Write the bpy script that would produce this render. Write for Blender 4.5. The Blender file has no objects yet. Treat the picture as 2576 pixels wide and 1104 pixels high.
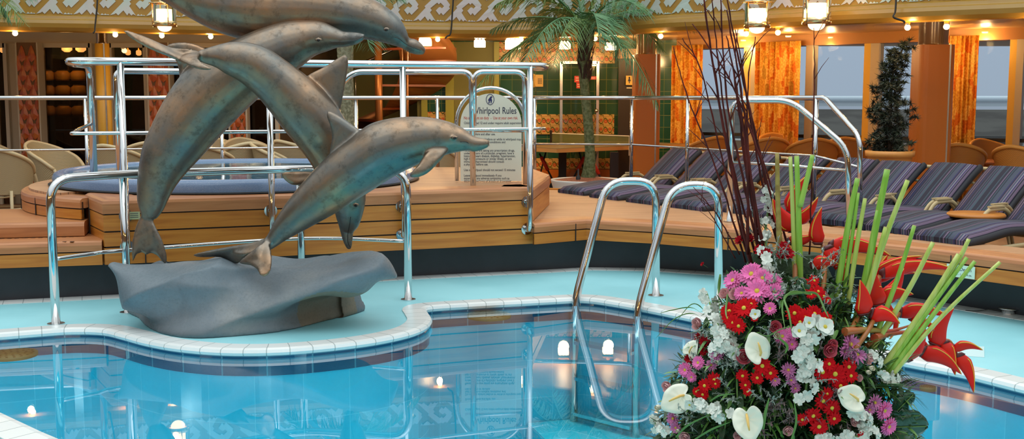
import bpy, math, random
from mathutils import Vector, Matrix, noise, geometry
random.seed(7)
PI = math.pi
SC = bpy.context.scene
COL = SC.collection
# ------------------------------------------------------------------ camera
FPX, H = 2800.0, 1.55
TH = math.atan(307.0/FPX)
cam = bpy.data.cameras.new('camera'); cam.sensor_width = 36; cam.lens = FPX/2576*36
cam.clip_start = .05; cam.clip_end = 500
camo = bpy.data.objects.new('camera', cam); COL.objects.link(camo)
camo.location = (0, 0, H); camo.rotation_euler = (PI/2-TH, 0, 0)
SC.camera = camo
CT, ST = math.cos(TH), math.sin(TH)
def ray(px, py):
    u = (px-1288)/FPX; v = (552-py)/FPX
    return Vector((u, CT+v*ST, -ST+v*CT))
def PD(px, py, d):                      # the point seen at a pixel, at distance y = d
    r = ray(px, py); return Vector((0, 0, H)) + r*(d/r.y)
def PZ(px, py, z):                      # the point seen at a pixel, on the level z
    r = ray(px, py); return Vector((0, 0, H)) + r*((z-H)/r.z)
# ------------------------------------------------------------------ materials
MATS = {}
def nodes(m):
    m.use_nodes = True; nt = m.node_tree; return nt, nt.nodes, nt.links, nt.nodes['Principled BSDF']
def mat(name, col, rough=.5, metal=0, noise_s=0, col2=None, bump=0, bump_s=None, emit=0, ecol=None, stretch=None, lo=.4, hi=.6, spec=None, coat=0, trans=0, sss=0):
    if name in MATS: return MATS[name]
    m = bpy.data.materials.new(name); MATS[name] = m
    nt, N, L, B = nodes(m)
    B.inputs['Base Color'].default_value = (*col, 1)
    B.inputs['Roughness'].default_value = rough; B.inputs['Metallic'].default_value = metal
    if spec is not None: B.inputs['Specular IOR Level'].default_value = spec
    if coat: B.inputs['Coat Weight'].default_value = coat; B.inputs['Coat Roughness'].default_value = .1
    if trans: B.inputs['Transmission Weight'].default_value = trans
    if sss: B.inputs['Subsurface Weight'].default_value = sss; B.inputs['Subsurface Radius'].default_value = (.01, .01, .01)
    if emit:
        B.inputs['Emission Color'].default_value = (*(ecol or col), 1); B.inputs['Emission Strength'].default_value = emit
    tc = N.new('ShaderNodeTexCoord'); mp = N.new('ShaderNodeMapping'); L.new(tc.outputs['Object'], mp.inputs[0])
    if stretch: mp.inputs['Scale'].default_value = stretch
    if noise_s:
        nz = N.new('ShaderNodeTexNoise'); nz.inputs['Scale'].default_value = noise_s; nz.inputs['Detail'].default_value = 6
        L.new(mp.outputs[0], nz.inputs[0])
        cr = N.new('ShaderNodeValToRGB'); cr.color_ramp.elements[0].position = lo; cr.color_ramp.elements[1].position = hi
        cr.color_ramp.elements[0].color = (*col, 1); cr.color_ramp.elements[1].color = (*(col2 or col), 1)
        L.new(nz.outputs[0], cr.inputs[0]); L.new(cr.outputs[0], B.inputs['Base Color'])
    if bump:
        nb = N.new('ShaderNodeTexNoise'); nb.inputs['Scale'].default_value = bump_s or noise_s or 20; nb.inputs['Detail'].default_value = 4
        L.new(mp.outputs[0], nb.inputs[0])
        bp = N.new('ShaderNodeBump'); bp.inputs['Strength'].default_value = bump; bp.inputs['Distance'].default_value = .01
        L.new(nb.outputs[0], bp.inputs['Height']); L.new(bp.outputs[0], B.inputs['Normal'])
    return m
def ramp(N, stops, interp='LINEAR'):
    cr = N.new('ShaderNodeValToRGB'); r = cr.color_ramp; r.interpolation = interp
    while len(r.elements) < len(stops): r.elements.new(.5)
    for e, (p, c) in zip(r.elements, stops): e.position = p; e.color = (*c, 1)
    return cr
def math_(N, L, op, a, b=None, c=None):
    n = N.new('ShaderNodeMath'); n.operation = op
    for i, v in enumerate((a, b, c)):
        if v is None: continue
        if isinstance(v, (int, float)): n.inputs[i].default_value = v
        else: L.new(v, n.inputs[i])
    return n.outputs[0]
chrome = mat('polished_steel', (.64, .635, .63), .08, 1)
chrome_dull = mat('brushed_steel', (.72, .73, .74), .25, 1)
brass = mat('brass', (.85, .6, .3), .18, 1)
black = mat('black_paint', (.012, .014, .02), .35, 0, 3, (.02, .022, .03))
blackm = mat('matt_black', (.015, .014, .015), .6)
def teak_mat(name, c1, c2, c3, planks=0, uv=True, rough=.38):
    m = bpy.data.materials.new(name); MATS[name] = m
    nt, N, L, B = nodes(m)
    tc = N.new('ShaderNodeTexCoord'); mp = N.new('ShaderNodeMapping')
    L.new(tc.outputs['UV' if uv else 'Object'], mp.inputs[0]); mp.inputs['Scale'].default_value = (1.1, 16, 16)
    nz = N.new('ShaderNodeTexNoise'); nz.inputs['Scale'].default_value = 1.6; nz.inputs['Detail'].default_value = 8; nz.inputs['Distortion'].default_value = .6
    L.new(mp.outputs[0], nz.inputs[0])
    cr = ramp(N, [(.3, c1), (.5, c2), (.72, c3)]); L.new(nz.outputs[0], cr.inputs[0])
    # board to board variation
    mp2 = N.new('ShaderNodeMapping'); L.new(tc.outputs['UV' if uv else 'Object'], mp2.inputs[0]); mp2.inputs['Scale'].default_value = (.45, 9 if not planks else 1/planks, 1)
    wn = N.new('ShaderNodeTexNoise'); wn.inputs['Scale'].default_value = 1; wn.inputs['Detail'].default_value = 0
    sn = N.new('ShaderNodeVectorMath'); sn.operation = 'FLOOR'; L.new(mp2.outputs[0], sn.inputs[0]); L.new(sn.outputs[0], wn.inputs[0])
    hs = N.new('ShaderNodeHueSaturation'); L.new(cr.outputs[0], hs.inputs['Color'])
    L.new(math_(N, L, 'MULTIPLY_ADD', wn.outputs[0], .5, .72), hs.inputs['Value'])
    out = hs.outputs[0]
    if planks:
        sx = N.new('ShaderNodeSeparateXYZ'); L.new(tc.outputs['UV' if uv else 'Object'], sx.inputs[0])
        f = math_(N, L, 'FRACT', math_(N, L, 'DIVIDE', sx.outputs[1], planks))
        g = math_(N, L, 'LESS_THAN', f, .085)
        mx = N.new('ShaderNodeMix'); mx.data_type = 'RGBA'; L.new(g, mx.inputs[0]); L.new(out, mx.inputs[6]); mx.inputs[7].default_value = (.10, .06, .035, 1); out = mx.outputs[2]
    L.new(out, B.inputs['Base Color']); B.inputs['Roughness'].default_value = rough
    bp = N.new('ShaderNodeBump'); bp.inputs['Strength'].default_value = .08; bp.inputs['Distance'].default_value = .004; L.new(nz.outputs[0], bp.inputs['Height']); L.new(bp.outputs[0], B.inputs['Normal'])
    return m
teak = teak_mat('teak_boards', (.40, .125, .014), (.50, .175, .022), (.58, .235, .036))
teak_top = teak_mat('teak_cap', (.36, .13, .045), (.45, .175, .062), (.53, .23, .09))
teak_deck = teak_mat('teak_decking', (.38, .18, .08), (.49, .25, .12), (.58, .31, .16), planks=.055, uv=False, rough=.5)
seam = mat('black_caulk', (.01, .01, .012), .6)
def tile_mat(name, c1, c2, mortar, sx, sy, uv=True, rough=.15, gap=.03, off=0, varn=.5):
    m = bpy.data.materials.new(name); MATS[name] = m
    nt, N, L, B = nodes(m); tc = N.new('ShaderNodeTexCoord')
    br = N.new('ShaderNodeTexBrick'); L.new(tc.outputs['UV' if uv else 'Object'], br.inputs[0])
    br.inputs['Color1'].default_value = (*c1, 1); br.inputs['Color2'].default_value = (*c2, 1); br.inputs['Mortar'].default_value = (*mortar, 1)
    br.inputs['Scale'].default_value = 1; br.inputs['Brick Width'].default_value = sx; br.inputs['Row Height'].default_value = sy
    br.inputs['Mortar Size'].default_value = gap*sy; br.offset = off; br.inputs['Mortar Smooth'].default_value = .3
    L.new(br.outputs[0], B.inputs['Base Color']); B.inputs['Roughness'].default_value = rough
    bp = N.new('ShaderNodeBump'); bp.inputs['Strength'].default_value = .3; bp.inputs['Distance'].default_value = .003; bp.invert = True
    L.new(br.outputs[1], bp.inputs['Height']); L.new(bp.outputs[0], B.inputs['Normal'])
    return m
# ------------------------------------------------------------------ mesh builder
ORG = {}
class MB:
    def __init__(s): s.v = []; s.f = []; s.uv = []; s.sm = []; s.mi = []; s.cur = 0
    def add(s, vs, fs, smooth=False, uvs=None):
        b = len(s.v); s.v.extend([tuple(p) for p in vs])
        for i, f in enumerate(fs):
            s.f.append(tuple(b+k for k in f)); s.sm.append(smooth); s.mi.append(s.cur)
            s.uv.append(uvs[i] if uvs else None)
        return s
    def box(s, c, size, rz=0, M=None):
        hx, hy, hz = [a/2 for a in size]; c = Vector(c)
        P = [Vector((x, y, z)) for x in (-hx, hx) for y in (-hy, hy) for z in (-hz, hz)]
        R = M or Matrix.Rotation(rz, 3, 'Z')
        s.add([c+R@p for p in P], [(0, 1, 3, 2), (4, 6, 7, 5), (0, 4, 5, 1), (2, 3, 7, 6), (0, 2, 6, 4), (1, 5, 7, 3)]); return s
    def rings(s, R, closed_ends=True, smooth=True, loop=False, cyc=True):
        n = len(R[0]); vs = [p for r in R for p in r]; fs = []
        m = len(R)
        for i in range(m if loop else m-1):
            a, b = i*n, ((i+1) % m)*n
            for k in range(n if cyc else n-1):
                k2 = (k+1) % n; fs.append((a+k, a+k2, b+k2, b+k))
        s.add(vs, fs, smooth)
        if closed_ends and not loop and cyc:
            b = len(s.v)-len(vs)
            s.f.append(tuple(b+k for k in range(n))[::-1]); s.f.append(tuple(b+(m-1)*n+k for k in range(n)))
            s.sm += [False, False]; s.uv += [None, None]; s.mi += [s.cur, s.cur]
        return s
    def tube(s, pts, r, n=10, smooth=True, loop=False, flat=None):
        pts = [Vector(p) for p in pts]; rs = r if isinstance(r, (list, tuple)) else [r]*len(pts)
        m = len(pts); R = []; up = None
        for i, p in enumerate(pts):
            if loop: t = pts[(i+1) % m]-pts[i-1]
            else: t = pts[min(i+1, m-1)]-pts[max(i-1, 0)]
            if t.length < 1e-9: t = Vector((0, 0, 1))
            t.normalize()
            if up is None:
                up = Vector((0, 0, 1)) if abs(t.z) < .9 else Vector((1, 0, 0))
            a = t.cross(up)
            if a.length < 1e-6: a = t.orthogonal()
            a.normalize(); b = a.cross(t).normalized(); up = b
            k = flat or 1
            R.append([p+a*math.cos(2*PI*j/n)*rs[i]+b*math.sin(2*PI*j/n)*rs[i]*k for j in range(n)])
        return s.rings(R, True, smooth, loop)
    def cyl(s, p0, p1, r, n=16, r1=None): return s.tube([p0, p1], [r, r if r1 is None else r1], n)
    def lathe(s, prof, c=(0, 0, 0), n=24, a0=0, a1=2*PI, smooth=True):
        c = Vector(c); full = abs(a1-a0-2*PI) < 1e-6; k = n if full else n+1
        R = [[c+Vector((r*math.cos(a0+(a1-a0)*j/n), r*math.sin(a0+(a1-a0)*j/n), z)) for j in range(k)] for r, z in prof]
        return s.rings(R, False, smooth, False, full)
    def sphere(s, c, r, n=12, m=8, sc=(1, 1, 1)):
        c = Vector(c); R = []
        for i in range(m+1):
            a = PI*i/m; q = max(math.sin(a), .001)
            R.append([c+Vector((r*sc[0]*q*math.cos(2*PI*j/n), r*sc[1]*q*math.sin(2*PI*j/n), -r*sc[2]*math.cos(a))) for j in range(n)])
        return s.rings(R, True, True)
    def poly_slab(s, outer, z0, z1, holes=()):        # horizontal slab of a 2-D outline
        loops = [[Vector((p[0], p[1], 0)) for p in outer]]+[[Vector((p[0], p[1], 0)) for p in h] for h in holes]
        tris = geometry.tessellate_polygon(loops); flat = [p for l in loops for p in l]
        nn = len(flat); vs = [(p.x, p.y, z1) for p in flat]+[(p.x, p.y, z0) for p in flat]
        fs = []; uvs = []
        for t in tris:
            a, b, c = [flat[i] for i in t]
            if (b-a).cross(c-a).z < 0: t = t[::-1]
            fs.append(tuple(t)); fs.append(tuple(i+nn for i in t[::-1]))
        k = 0
        for l in loops:
            m = len(l)
            for i in range(m): fs.append((k+i, k+(i+1) % m, nn+k+(i+1) % m, nn+k+i))
            k += m
        uvs = [[(vs[i][0], vs[i][1]) for i in f] for f in fs]
        return s.add(vs, fs, False, uvs)
    def strip(s, prof, path, smooth=False, closed=True, cap=True, nrm=None):
        """sweep a profile [(out, z)...] along a horizontal path [(x, y)...]; out = towards the right-hand normal"""
        P = [Vector((p[0], p[1])) for p in path]; m = len(P); Ln = [0]
        for i in range(1, m): Ln.append(Ln[-1]+(P[i]-P[i-1]).length)
        nl = []
        for i in range(m):
            if i == 0: t = (P[1]-P[0]).normalized(); sc = 1; n_ = Vector((t.y, -t.x))
            elif i == m-1: t = (P[-1]-P[-2]).normalized(); n_ = Vector((t.y, -t.x)); sc = 1
            else:
                t0 = (P[i]-P[i-1]).normalized(); t1 = (P[i+1]-P[i]).normalized(); t = (t0+t1).normalized(); n_ = Vector((t.y, -t.x)); sc = 1/max(.4, n_.dot(Vector((t0.y, -t0.x))))
            nl.append(n_*sc)
        k = len(prof); vs = []; vl = [0]
        for j in range(1, k+1): vl.append(vl[-1]+math.hypot(prof[j % k][0]-prof[j-1][0], prof[j % k][1]-prof[j-1][1]))
        for i in range(m):
            for o, z in prof: q = P[i]+nl[i]*o; vs.append((q.x, q.y, z))
        fs = []; uv = []
        for i in range(m-1):
            for j in range(k if closed else k-1):
                j2 = (j+1) % k; fs.append((i*k+j, (i+1)*k+j, (i+1)*k+j2, i*k+j2)); uv.append([(Ln[i], vl[j]), (Ln[i+1], vl[j]), (Ln[i+1], vl[j+1]), (Ln[i], vl[j+1])])
        if closed and cap:
            fs.append(tuple(range(k))[::-1]); uv.append([(prof[j][0], prof[j][1]) for j in range(k)][::-1]); fs.append(tuple((m-1)*k+j for j in range(k))); uv.append([(prof[j][0], prof[j][1]) for j in range(k)])
        return s.add(vs, fs, smooth, uv)
    def xf(s, M):
        s.v = [tuple(M @ Vector(p)) for p in s.v]; return s
    def join(s, o):
        b = len(s.v); s.v += o.v; s.f += [tuple(b+i for i in f) for f in o.f]; s.sm += o.sm; s.uv += o.uv; s.mi += o.mi; return s
    def build(s, name, m, parent=None, org=None):
        me = bpy.data.meshes.new(name)
        if org is None:
            if parent is not None: org = ORG.get(parent.name, Vector((0, 0, 0)))
            else:
                xs = [p[0] for p in s.v]; ys = [p[1] for p in s.v]; zs = [p[2] for p in s.v]
                org = Vector(((min(xs)+max(xs))/2, (min(ys)+max(ys))/2, min(zs)))
        org = Vector(org)
        me.from_pydata([tuple(Vector(p)-org) for p in s.v], [], s.f)
        me.polygons.foreach_set('use_smooth', s.sm)
        if any(u for u in s.uv):
            lay = me.uv_layers.new(name='UVMap'); k = 0; flat = []
            for f, u in zip(s.f, s.uv):
                if u: flat += [c for q in u for c in q]
                else: flat += [0, 0]*len(f)
            lay.data.foreach_set('uv', flat)
        ms = m if isinstance(m, (list, tuple)) else [m]
        for q in ms: me.materials.append(q)
        if len(ms) > 1: me.polygons.foreach_set('material_index', s.mi)
        o = bpy.data.objects.new(name, me); COL.objects.link(o)
        if parent is not None: o.parent = parent
        else: o.location = org
        ORG[o.name] = org
        return o
def tag(o, label=None, cat=None, group=None, kind=None):
    if label: o['label'] = label
    if cat: o['category'] = cat
    if group: o['group'] = group
    if kind: o['kind'] = kind
    return o
def thing(name, label, cat, loc=(0, 0, 0), group=None, rz=0):
    o = bpy.data.objects.new(name, None); COL.objects.link(o); o.location = loc; o.rotation_euler.z = rz
    o.empty_display_size = .1; ORG[o.name] = Vector(loc) if not rz else Vector((0, 0, 0))
    return tag(o, label, cat, group)
def struct(mb, name, m, parent=None):
    o = mb.build(name, m, parent)
    if parent is None: o['kind'] = 'structure'
    return o
def children(o): return KIDS.get(o.name) or [c for c in COL.objects if c.parent == o]
KIDS = {}
def freeze(root):
    ks = [c for c in COL.objects if c.parent == root]; KIDS[root.name] = ks
    for k in ks: freeze(k)
def copy_tree(o, parent=None, label=None):
    c = o.copy(); COL.objects.link(c)
    if parent is not None: c.parent = parent
    if label: c['label'] = label
    for ch in KIDS.get(o.name, []): copy_tree(ch, c)
    return c
def fillet(pts, r, n=6):
    pts = [Vector(p) for p in pts]; out = [pts[0]]
    for i in range(1, len(pts)-1):
        a, b, c = pts[i-1], pts[i], pts[i+1]; u = a-b; v = c-b
        k = min(r, u.length*.49, v.length*.49); p = b+u.normalized()*k; q = b+v.normalized()*k
        for j in range(n+1):
            t = j/n; out.append((1-t)**2*p+2*t*(1-t)*b+t*t*q)
    out.append(pts[-1]); return out
def catmull(pts, n=8):
    pts = [Vector(p) for p in pts]; P = [pts[0]*2-pts[1]]+pts+[pts[-1]*2-pts[-2]]; out = []
    for i in range(1, len(P)-2):
        a, b, c, d = P[i-1:i+3]
        for j in range(n):
            t = j/n; out.append(.5*((2*b)+(c-a)*t+(2*a-5*b+4*c-d)*t*t+(3*b-a-3*c+d)*t**3))
    out.append(pts[-1]); return out
def lerp(a, b, t): return a+(b-a)*t
ORDN = ['leftmost', 'second from the left', 'third from the left', 'fourth from the left', 'fifth from the left', 'sixth from the left', 'seventh from the left', 'eighth from the left', 'ninth from the left', 'tenth from the left', 'eleventh from the left', 'twelfth from the left', 'thirteenth from the left', 'fourteenth from the left', 'fifteenth from the left', 'sixteenth from the left', 'seventeenth from the left', 'eighteenth from the left']
def ordn(i, n): return 'rightmost' if i == n-1 and n > 1 else ORDN[i]
def text_mb(body, size, M, align='CENTER', ext=.0008, xs=1, bold=0):
    cu = bpy.data.curves.new('t', 'FONT'); cu.body = body; cu.size = size; cu.align_x = align; cu.extrude = ext; cu.resolution_u = 3; cu.offset = bold
    o = bpy.data.objects.new('t', cu); COL.objects.link(o)
    dg = bpy.context.evaluated_depsgraph_get(); me = bpy.data.meshes.new_from_object(o.evaluated_get(dg))
    mb = MB(); S = Matrix.Scale(xs, 4, Vector((1, 0, 0)))
    mb.add([M @ S @ v.co for v in me.vertices], [tuple(p.vertices) for p in me.polygons])
    bpy.data.objects.remove(o); bpy.data.curves.remove(cu); bpy.data.meshes.remove(me)
    return mb
def facing(p, yaw=0, pitch=0):      # matrix: local x right, local y up, local z towards the camera side (-Y), at p
    return Matrix.Translation(Vector(p)) @ Matrix.Rotation(yaw, 4, 'Z') @ Matrix.Rotation(PI/2+pitch, 4, 'X')
# ================================================================== dolphin sculpture
def bronze(name, c1, c2, c3, met, ro, mixf=.6, s1=3.2, s2=16):
    m = bpy.data.materials.new(name); nt, N, L, B = nodes(m); tc = N.new('ShaderNodeTexCoord')
    n1 = N.new('ShaderNodeTexNoise'); n1.inputs['Scale'].default_value = s1; n1.inputs['Detail'].default_value = 7; n1.inputs['Roughness'].default_value = .6; L.new(tc.outputs['Object'], n1.inputs[0])
    n2 = N.new('ShaderNodeTexNoise'); n2.inputs['Scale'].default_value = s2; n2.inputs['Detail'].default_value = 8; n2.inputs['Roughness'].default_value = .7; L.new(tc.outputs['Object'], n2.inputs[0])
    cr = ramp(N, [(.36, c1), (.52, c2), (.68, c3)]); L.new(n1.outputs[0], cr.inputs[0]); c2_ = ramp(N, [(.36, (.22, .20, .18)), (.47, (.9, .9, .9)), (.7, (1.1, 1.06, 1))]); L.new(n2.outputs[0], c2_.inputs[0])
    mx = N.new('ShaderNodeMix'); mx.data_type = 'RGBA'; mx.blend_type = 'MULTIPLY'; mx.inputs[0].default_value = mixf; L.new(cr.outputs[0], mx.inputs[6]); L.new(c2_.outputs[0], mx.inputs[7]); L.new(mx.outputs[2], B.inputs['Base Color'])
    B.inputs['Metallic'].default_value = met; r2 = ramp(N, [(.35, (ro+.12,)*3), (.6, (ro-.06,)*3)]); L.new(n2.outputs[0], r2.inputs[0]); L.new(r2.outputs[0], B.inputs['Roughness'])
    bp = N.new('ShaderNodeBump'); bp.inputs['Strength'].default_value = .25; bp.inputs['Distance'].default_value = .004; L.new(n2.outputs[0], bp.inputs['Height']); L.new(bp.outputs[0], B.inputs['Normal']); return m
brz = bronze('bronze_patina', (.15, .15, .14), (.235, .17, .12), (.38, .215, .115), .85, .36, .42, 2.2, 14)
eye_m = mat('eye_dark', (.02, .012, .01), .12, .3)
def voxel(mb, name, m, parent, vs=.009, smooth=4, post=None):
    me = bpy.data.meshes.new('tmp'); me.from_pydata(mb.v, [], mb.f); o = bpy.data.objects.new('tmp', me); COL.objects.link(o)
    md = o.modifiers.new('r', 'REMESH'); md.mode = 'VOXEL'; md.voxel_size = vs; s2 = o.modifiers.new('s', 'SMOOTH'); s2.factor = .5; s2.iterations = smooth
    dg = bpy.context.evaluated_depsgraph_get(); me2 = bpy.data.meshes.new_from_object(o.evaluated_get(dg)); bpy.data.objects.remove(o)
    if post:
        nv = [post(v.co.copy(), v.normal.copy()) for v in me2.vertices]
        me2.vertices.foreach_set('co', [c for v in nv for c in v]); me2.update()
    org = ORG[parent.name]; me2.transform(Matrix.Translation(-org)); me2.polygons.foreach_set('use_smooth', [True]*len(me2.polygons)); me2.name = name
    me2.materials.clear(); me2.materials.append(m); ob = bpy.data.objects.new(name, me2); COL.objects.link(ob); ob.parent = parent; ORG[ob.name] = org; return ob
def plate_fin(mb, pts, t):
    """pts: (px, py, depth) outline; closed tapered plate"""
    P_ = [PD(a, b, d) for a, b, d in pts]; P_ = catmull(P_+[P_[0]], 3)[:-1]; c = sum(P_, Vector())/len(P_)
    e1 = max((p-c for p in P_), key=lambda v: v.length); nrm = Vector()
    for i in range(len(P_)): nrm += (P_[i]-c).cross(P_[(i+1) % len(P_)]-c)
    nrm.normalize(); n = len(P_); loops = []
    for k, h in ((1, 0), (.92, .55), (.6, .95), (.2, 1)): loops.append([c+(p-c)*k+nrm*h*t for p in P_])
    lo = [[c+(p-c)*k-nrm*h*t for p in P_] for k, h in ((.2, 1), (.6, .95), (.92, .55))]
    mb.rings(loops[::-1]+lo[::-1], True, True)
def dolphin(parent, name, label, st, depth, fins, wr=.84, eyes=(), mouth=(), vs=.009):
    n = len(st); C = []; Hh = []; T_ = []
    for i, (a, b) in enumerate(st):
        t = i/(n-1); x = t*(len(depth)-1); k = min(int(x), len(depth)-2); d = lerp(depth[k], depth[k+1], x-k); A_ = PD(*a, d); B2 = PD(*b, d); C.append((A_+B2)/2); Hh.append((A_-B2)/2)
    C = catmull(C, 5); Hh = catmull(Hh, 5); R_ = []; m = len(C)
    for i in range(m):
        t = (C[min(i+1, m-1)]-C[max(i-1, 0)]).normalized(); l = t.cross(Hh[i]).normalized(); f = i/(m-1)
        w = wr*(lerp(.95, 1.0, min(1, f*5)) if f < .8 else lerp(1, .72, (f-.8)/.2)); hl = Hh[i].length
        R_.append([C[i]+Hh[i]*math.cos(q)+l*hl*w*math.sin(q) for q in [2*PI*j/28 for j in range(28)]])
    mb = MB(); c0, c1 = C[0], C[-1]
    R_ = [[c0+(p-c0)*.45+(C[0]-C[1])*.35 for p in R_[0]]]+R_+[[c1+(p-c1)*.5+(C[-1]-C[-2])*.4 for p in R_[-1]]]
    mb.rings(R_, True, True)
    for pts, t in fins: plate_fin(mb, pts, t)
    for px, py, d, r in eyes:       # brow
        c = PD(px, py, d); mb.sphere(c+Vector((0, .004, .003)), r*2.0, 12, 8, (1.4, .6, .9))
    o = voxel(mb, name, brz, parent, vs)
    if label: o['label'] = label
    for px, py, d, r in eyes:
        e = MB(); e.sphere(PD(px, py, d-r*.95), r, 12, 8, (1.15, .6, 1)); e.build('eye', eye_m, o)
    if mouth:
        e = MB(); e.tube(catmull([PD(a, b, d) for a, b, d in mouth], 5), .0024, 6); e.build('mouth_line', eye_m, o)
    return o
sr_ = PZ(600, 800, 0)
sc = thing('dolphin_sculpture', 'bronze sculpture of leaping dolphins on a grey wave shaped rock by the pool', 'sculpture', (sr_.x, 7.55, 0))
# front dolphin
D = 7.2
st4 = [((1231, 352), (1229, 370)), ((1218, 348), (1214, 377)), ((1203, 345), (1202, 380)), ((1191, 341), (1190, 382)), ((1181, 334), (1176, 379)), ((1160, 319), (1155, 382)), ((1130, 306), (1128, 388)), ((1088, 296), (1098, 397)), ((1040, 293), (1060, 410)), ((985, 297), (1018, 430)), ((930, 312), (975, 454)), ((885, 345), (935, 480)), ((843, 375), (890, 507)), ((800, 416), (845, 536)), ((760, 460), (800, 561)), ((720, 510), (757, 584)), ((692, 553), (722, 603)), ((674, 588), (699, 618)), ((660, 606), (680, 630))]
dolphin(sc, 'front_dolphin', 'front dolphin, grey-brown, whole body visible', st4, [7.12, 7.12, 7.15, 7.2, 7.25, 7.25],
 [([(910, 330, D), (868, 300, D), (840, 283, D), (824, 278, D), (822, 292, D), (831, 318, D), (835, 350, D), (830, 390, D), (860, 405, D), (905, 365, D)], .03),
  ([(1100, 366, 7.08), (1076, 380, 7.06), (1062, 398, 7.04), (1048, 420, 7.02), (1031, 438, 7.0), (1033, 447, 7.0), (1052, 446, 7.0), (1075, 436, 7.01), (1097, 416, 7.03), (1116, 394, 7.05), (1128, 374, 7.08)], .03),
  ([(668, 598, 7.25), (640, 608, 7.28), (590, 617, 7.34), (530, 628, 7.42), (484, 640, 7.48), (500, 647, 7.48), (560, 648, 7.42), (598, 664, 7.34), (625, 640, 7.25), (668, 625, 7.22)], .020),
  ([(672, 600, 7.24), (645, 622, 7.2), (600, 660, 7.25), (630, 668, 7.18), (648, 680, 7.12), (656, 695, 7.08), (672, 694, 7.08), (683, 672, 7.1), (684, 645, 7.14), (680, 618, 7.2)], .018)],
 eyes=[(1144, 347, 7.035, .009)], mouth=[(1158, 357, 7.06), (1172, 357, 7.072), (1186, 364, 7.085), (1205, 365, 7.088), (1222, 357, 7.10), (1229, 355, 7.12)])
# diving dolphin
st3 = [((884, 626), (873, 627)), ((886, 613), (865, 612)), ((888, 595), (859, 594)), ((890, 583), (855, 578)), ((901, 571), (852, 566)), ((911, 545), (846, 548)), ((919, 510), (838, 520)), ((920, 470), (825, 488)), ((912, 418), (802, 447)), ((893, 355), (778, 405)), ((863, 290), (748, 366)), ((822, 236), (714, 326)), ((776, 194), (680, 282)), ((725, 156), (645, 240)), ((670, 120), (603, 205)), ((620, 106), (568, 186)), ((575, 106), (543, 170)), ((532, 117), (515, 160)), ((500, 127), (490, 150))]
dolphin(sc, 'diving_dolphin', 'middle dolphin diving snout down onto the rock', st3, [7.62, 7.64, 7.62, 7.6, 7.52, 7.42, 7.38],
 [([(852, 300, 7.58), (863, 245, 7.58), (872, 195, 7.58), (877, 155, 7.58), (871, 137, 7.58), (852, 144, 7.58), (818, 166, 7.58), (778, 186, 7.58), (762, 205, 7.58), (780, 245, 7.58), (815, 285, 7.58)], .03),
  ([(790, 430, 7.5), (760, 430, 7.46), (715, 432, 7.42), (707, 440, 7.42), (718, 455, 7.42), (740, 467, 7.43), (775, 462, 7.46), (800, 450, 7.5)], .022),
  ([(500, 128, 7.36), (450, 128, 7.32), (400, 110, 7.26), (350, 88, 7.2), (308, 75, 7.15), (330, 96, 7.15), (376, 122, 7.18), (430, 144, 7.22), (470, 160, 7.27), (505, 156, 7.36)], .018),
  ([(505, 132, 7.38), (470, 136, 7.3), (450, 150, 7.24), (470, 163, 7.2), (500, 173, 7.16), (535, 176, 7.14), (522, 166, 7.16), (498, 148, 7.22)], .018)],
 eyes=[(895, 517, 7.46, .010)], mouth=[(882, 545, 7.49), (880, 563, 7.505), (875, 590, 7.54), (876, 612, 7.565), (882, 622, 7.58)])
# upright dolphin on the left
st2 = [((918, 86), (914, 102)), ((903, 82), (897, 112)), ((884, 80), (880, 116)), ((866, 79), (866, 119)), ((856, 75), (849, 120)), ((838, 66), (825, 128)), ((809, 54), (790, 141)), ((768, 51), (762, 164)), ((718, 54), (735, 185)), ((660, 70), (702, 208)), ((598, 95), (670, 230)), ((537, 124), (645, 252)), ((485, 160), (612, 283)), ((448, 200), (580, 315)), ((412, 255), (542, 355)), ((382, 315), (503, 398)), ((360, 368), (470, 433)), ((350, 420), (442, 468)), ((345, 470), (424, 500)), ((346, 510), (411, 528)), ((357, 545), (394, 550))]
dolphin(sc, 'upright_dolphin', 'left dolphin rising from its tail on the rock', st2, [7.88, 7.9, 7.95, 7.95, 7.92, 7.85, 7.8],
 [([(452, 200, 7.93), (447, 165, 7.93), (432, 135, 7.9), (418, 116, 7.88), (440, 107, 7.88), (475, 107, 7.9), (510, 118, 7.93), (540, 140, 7.95), (500, 190, 7.97)], .03),
  ([(366, 528, 7.80), (348, 552, 7.8), (336, 590, 7.79), (331, 625, 7.78), (334, 660, 7.77), (343, 641, 7.78), (360, 636, 7.79), (372, 640, 7.79), (375, 580, 7.79)], .018),
  ([(362, 530, 7.80), (366, 600, 7.79), (363, 640, 7.79), (380, 637, 7.79), (398, 645, 7.78), (407, 657, 7.77), (417, 665, 7.77), (421, 648, 7.77), (409, 605, 7.77), (390, 567, 7.78), (378, 540, 7.8)], .018)],
 eyes=[(801, 101, 7.745, .010)], mouth=[(832, 106, 7.78), (850, 105, 7.79), (875, 104, 7.81), (897, 100, 7.83), (910, 93, 7.855)])
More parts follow.
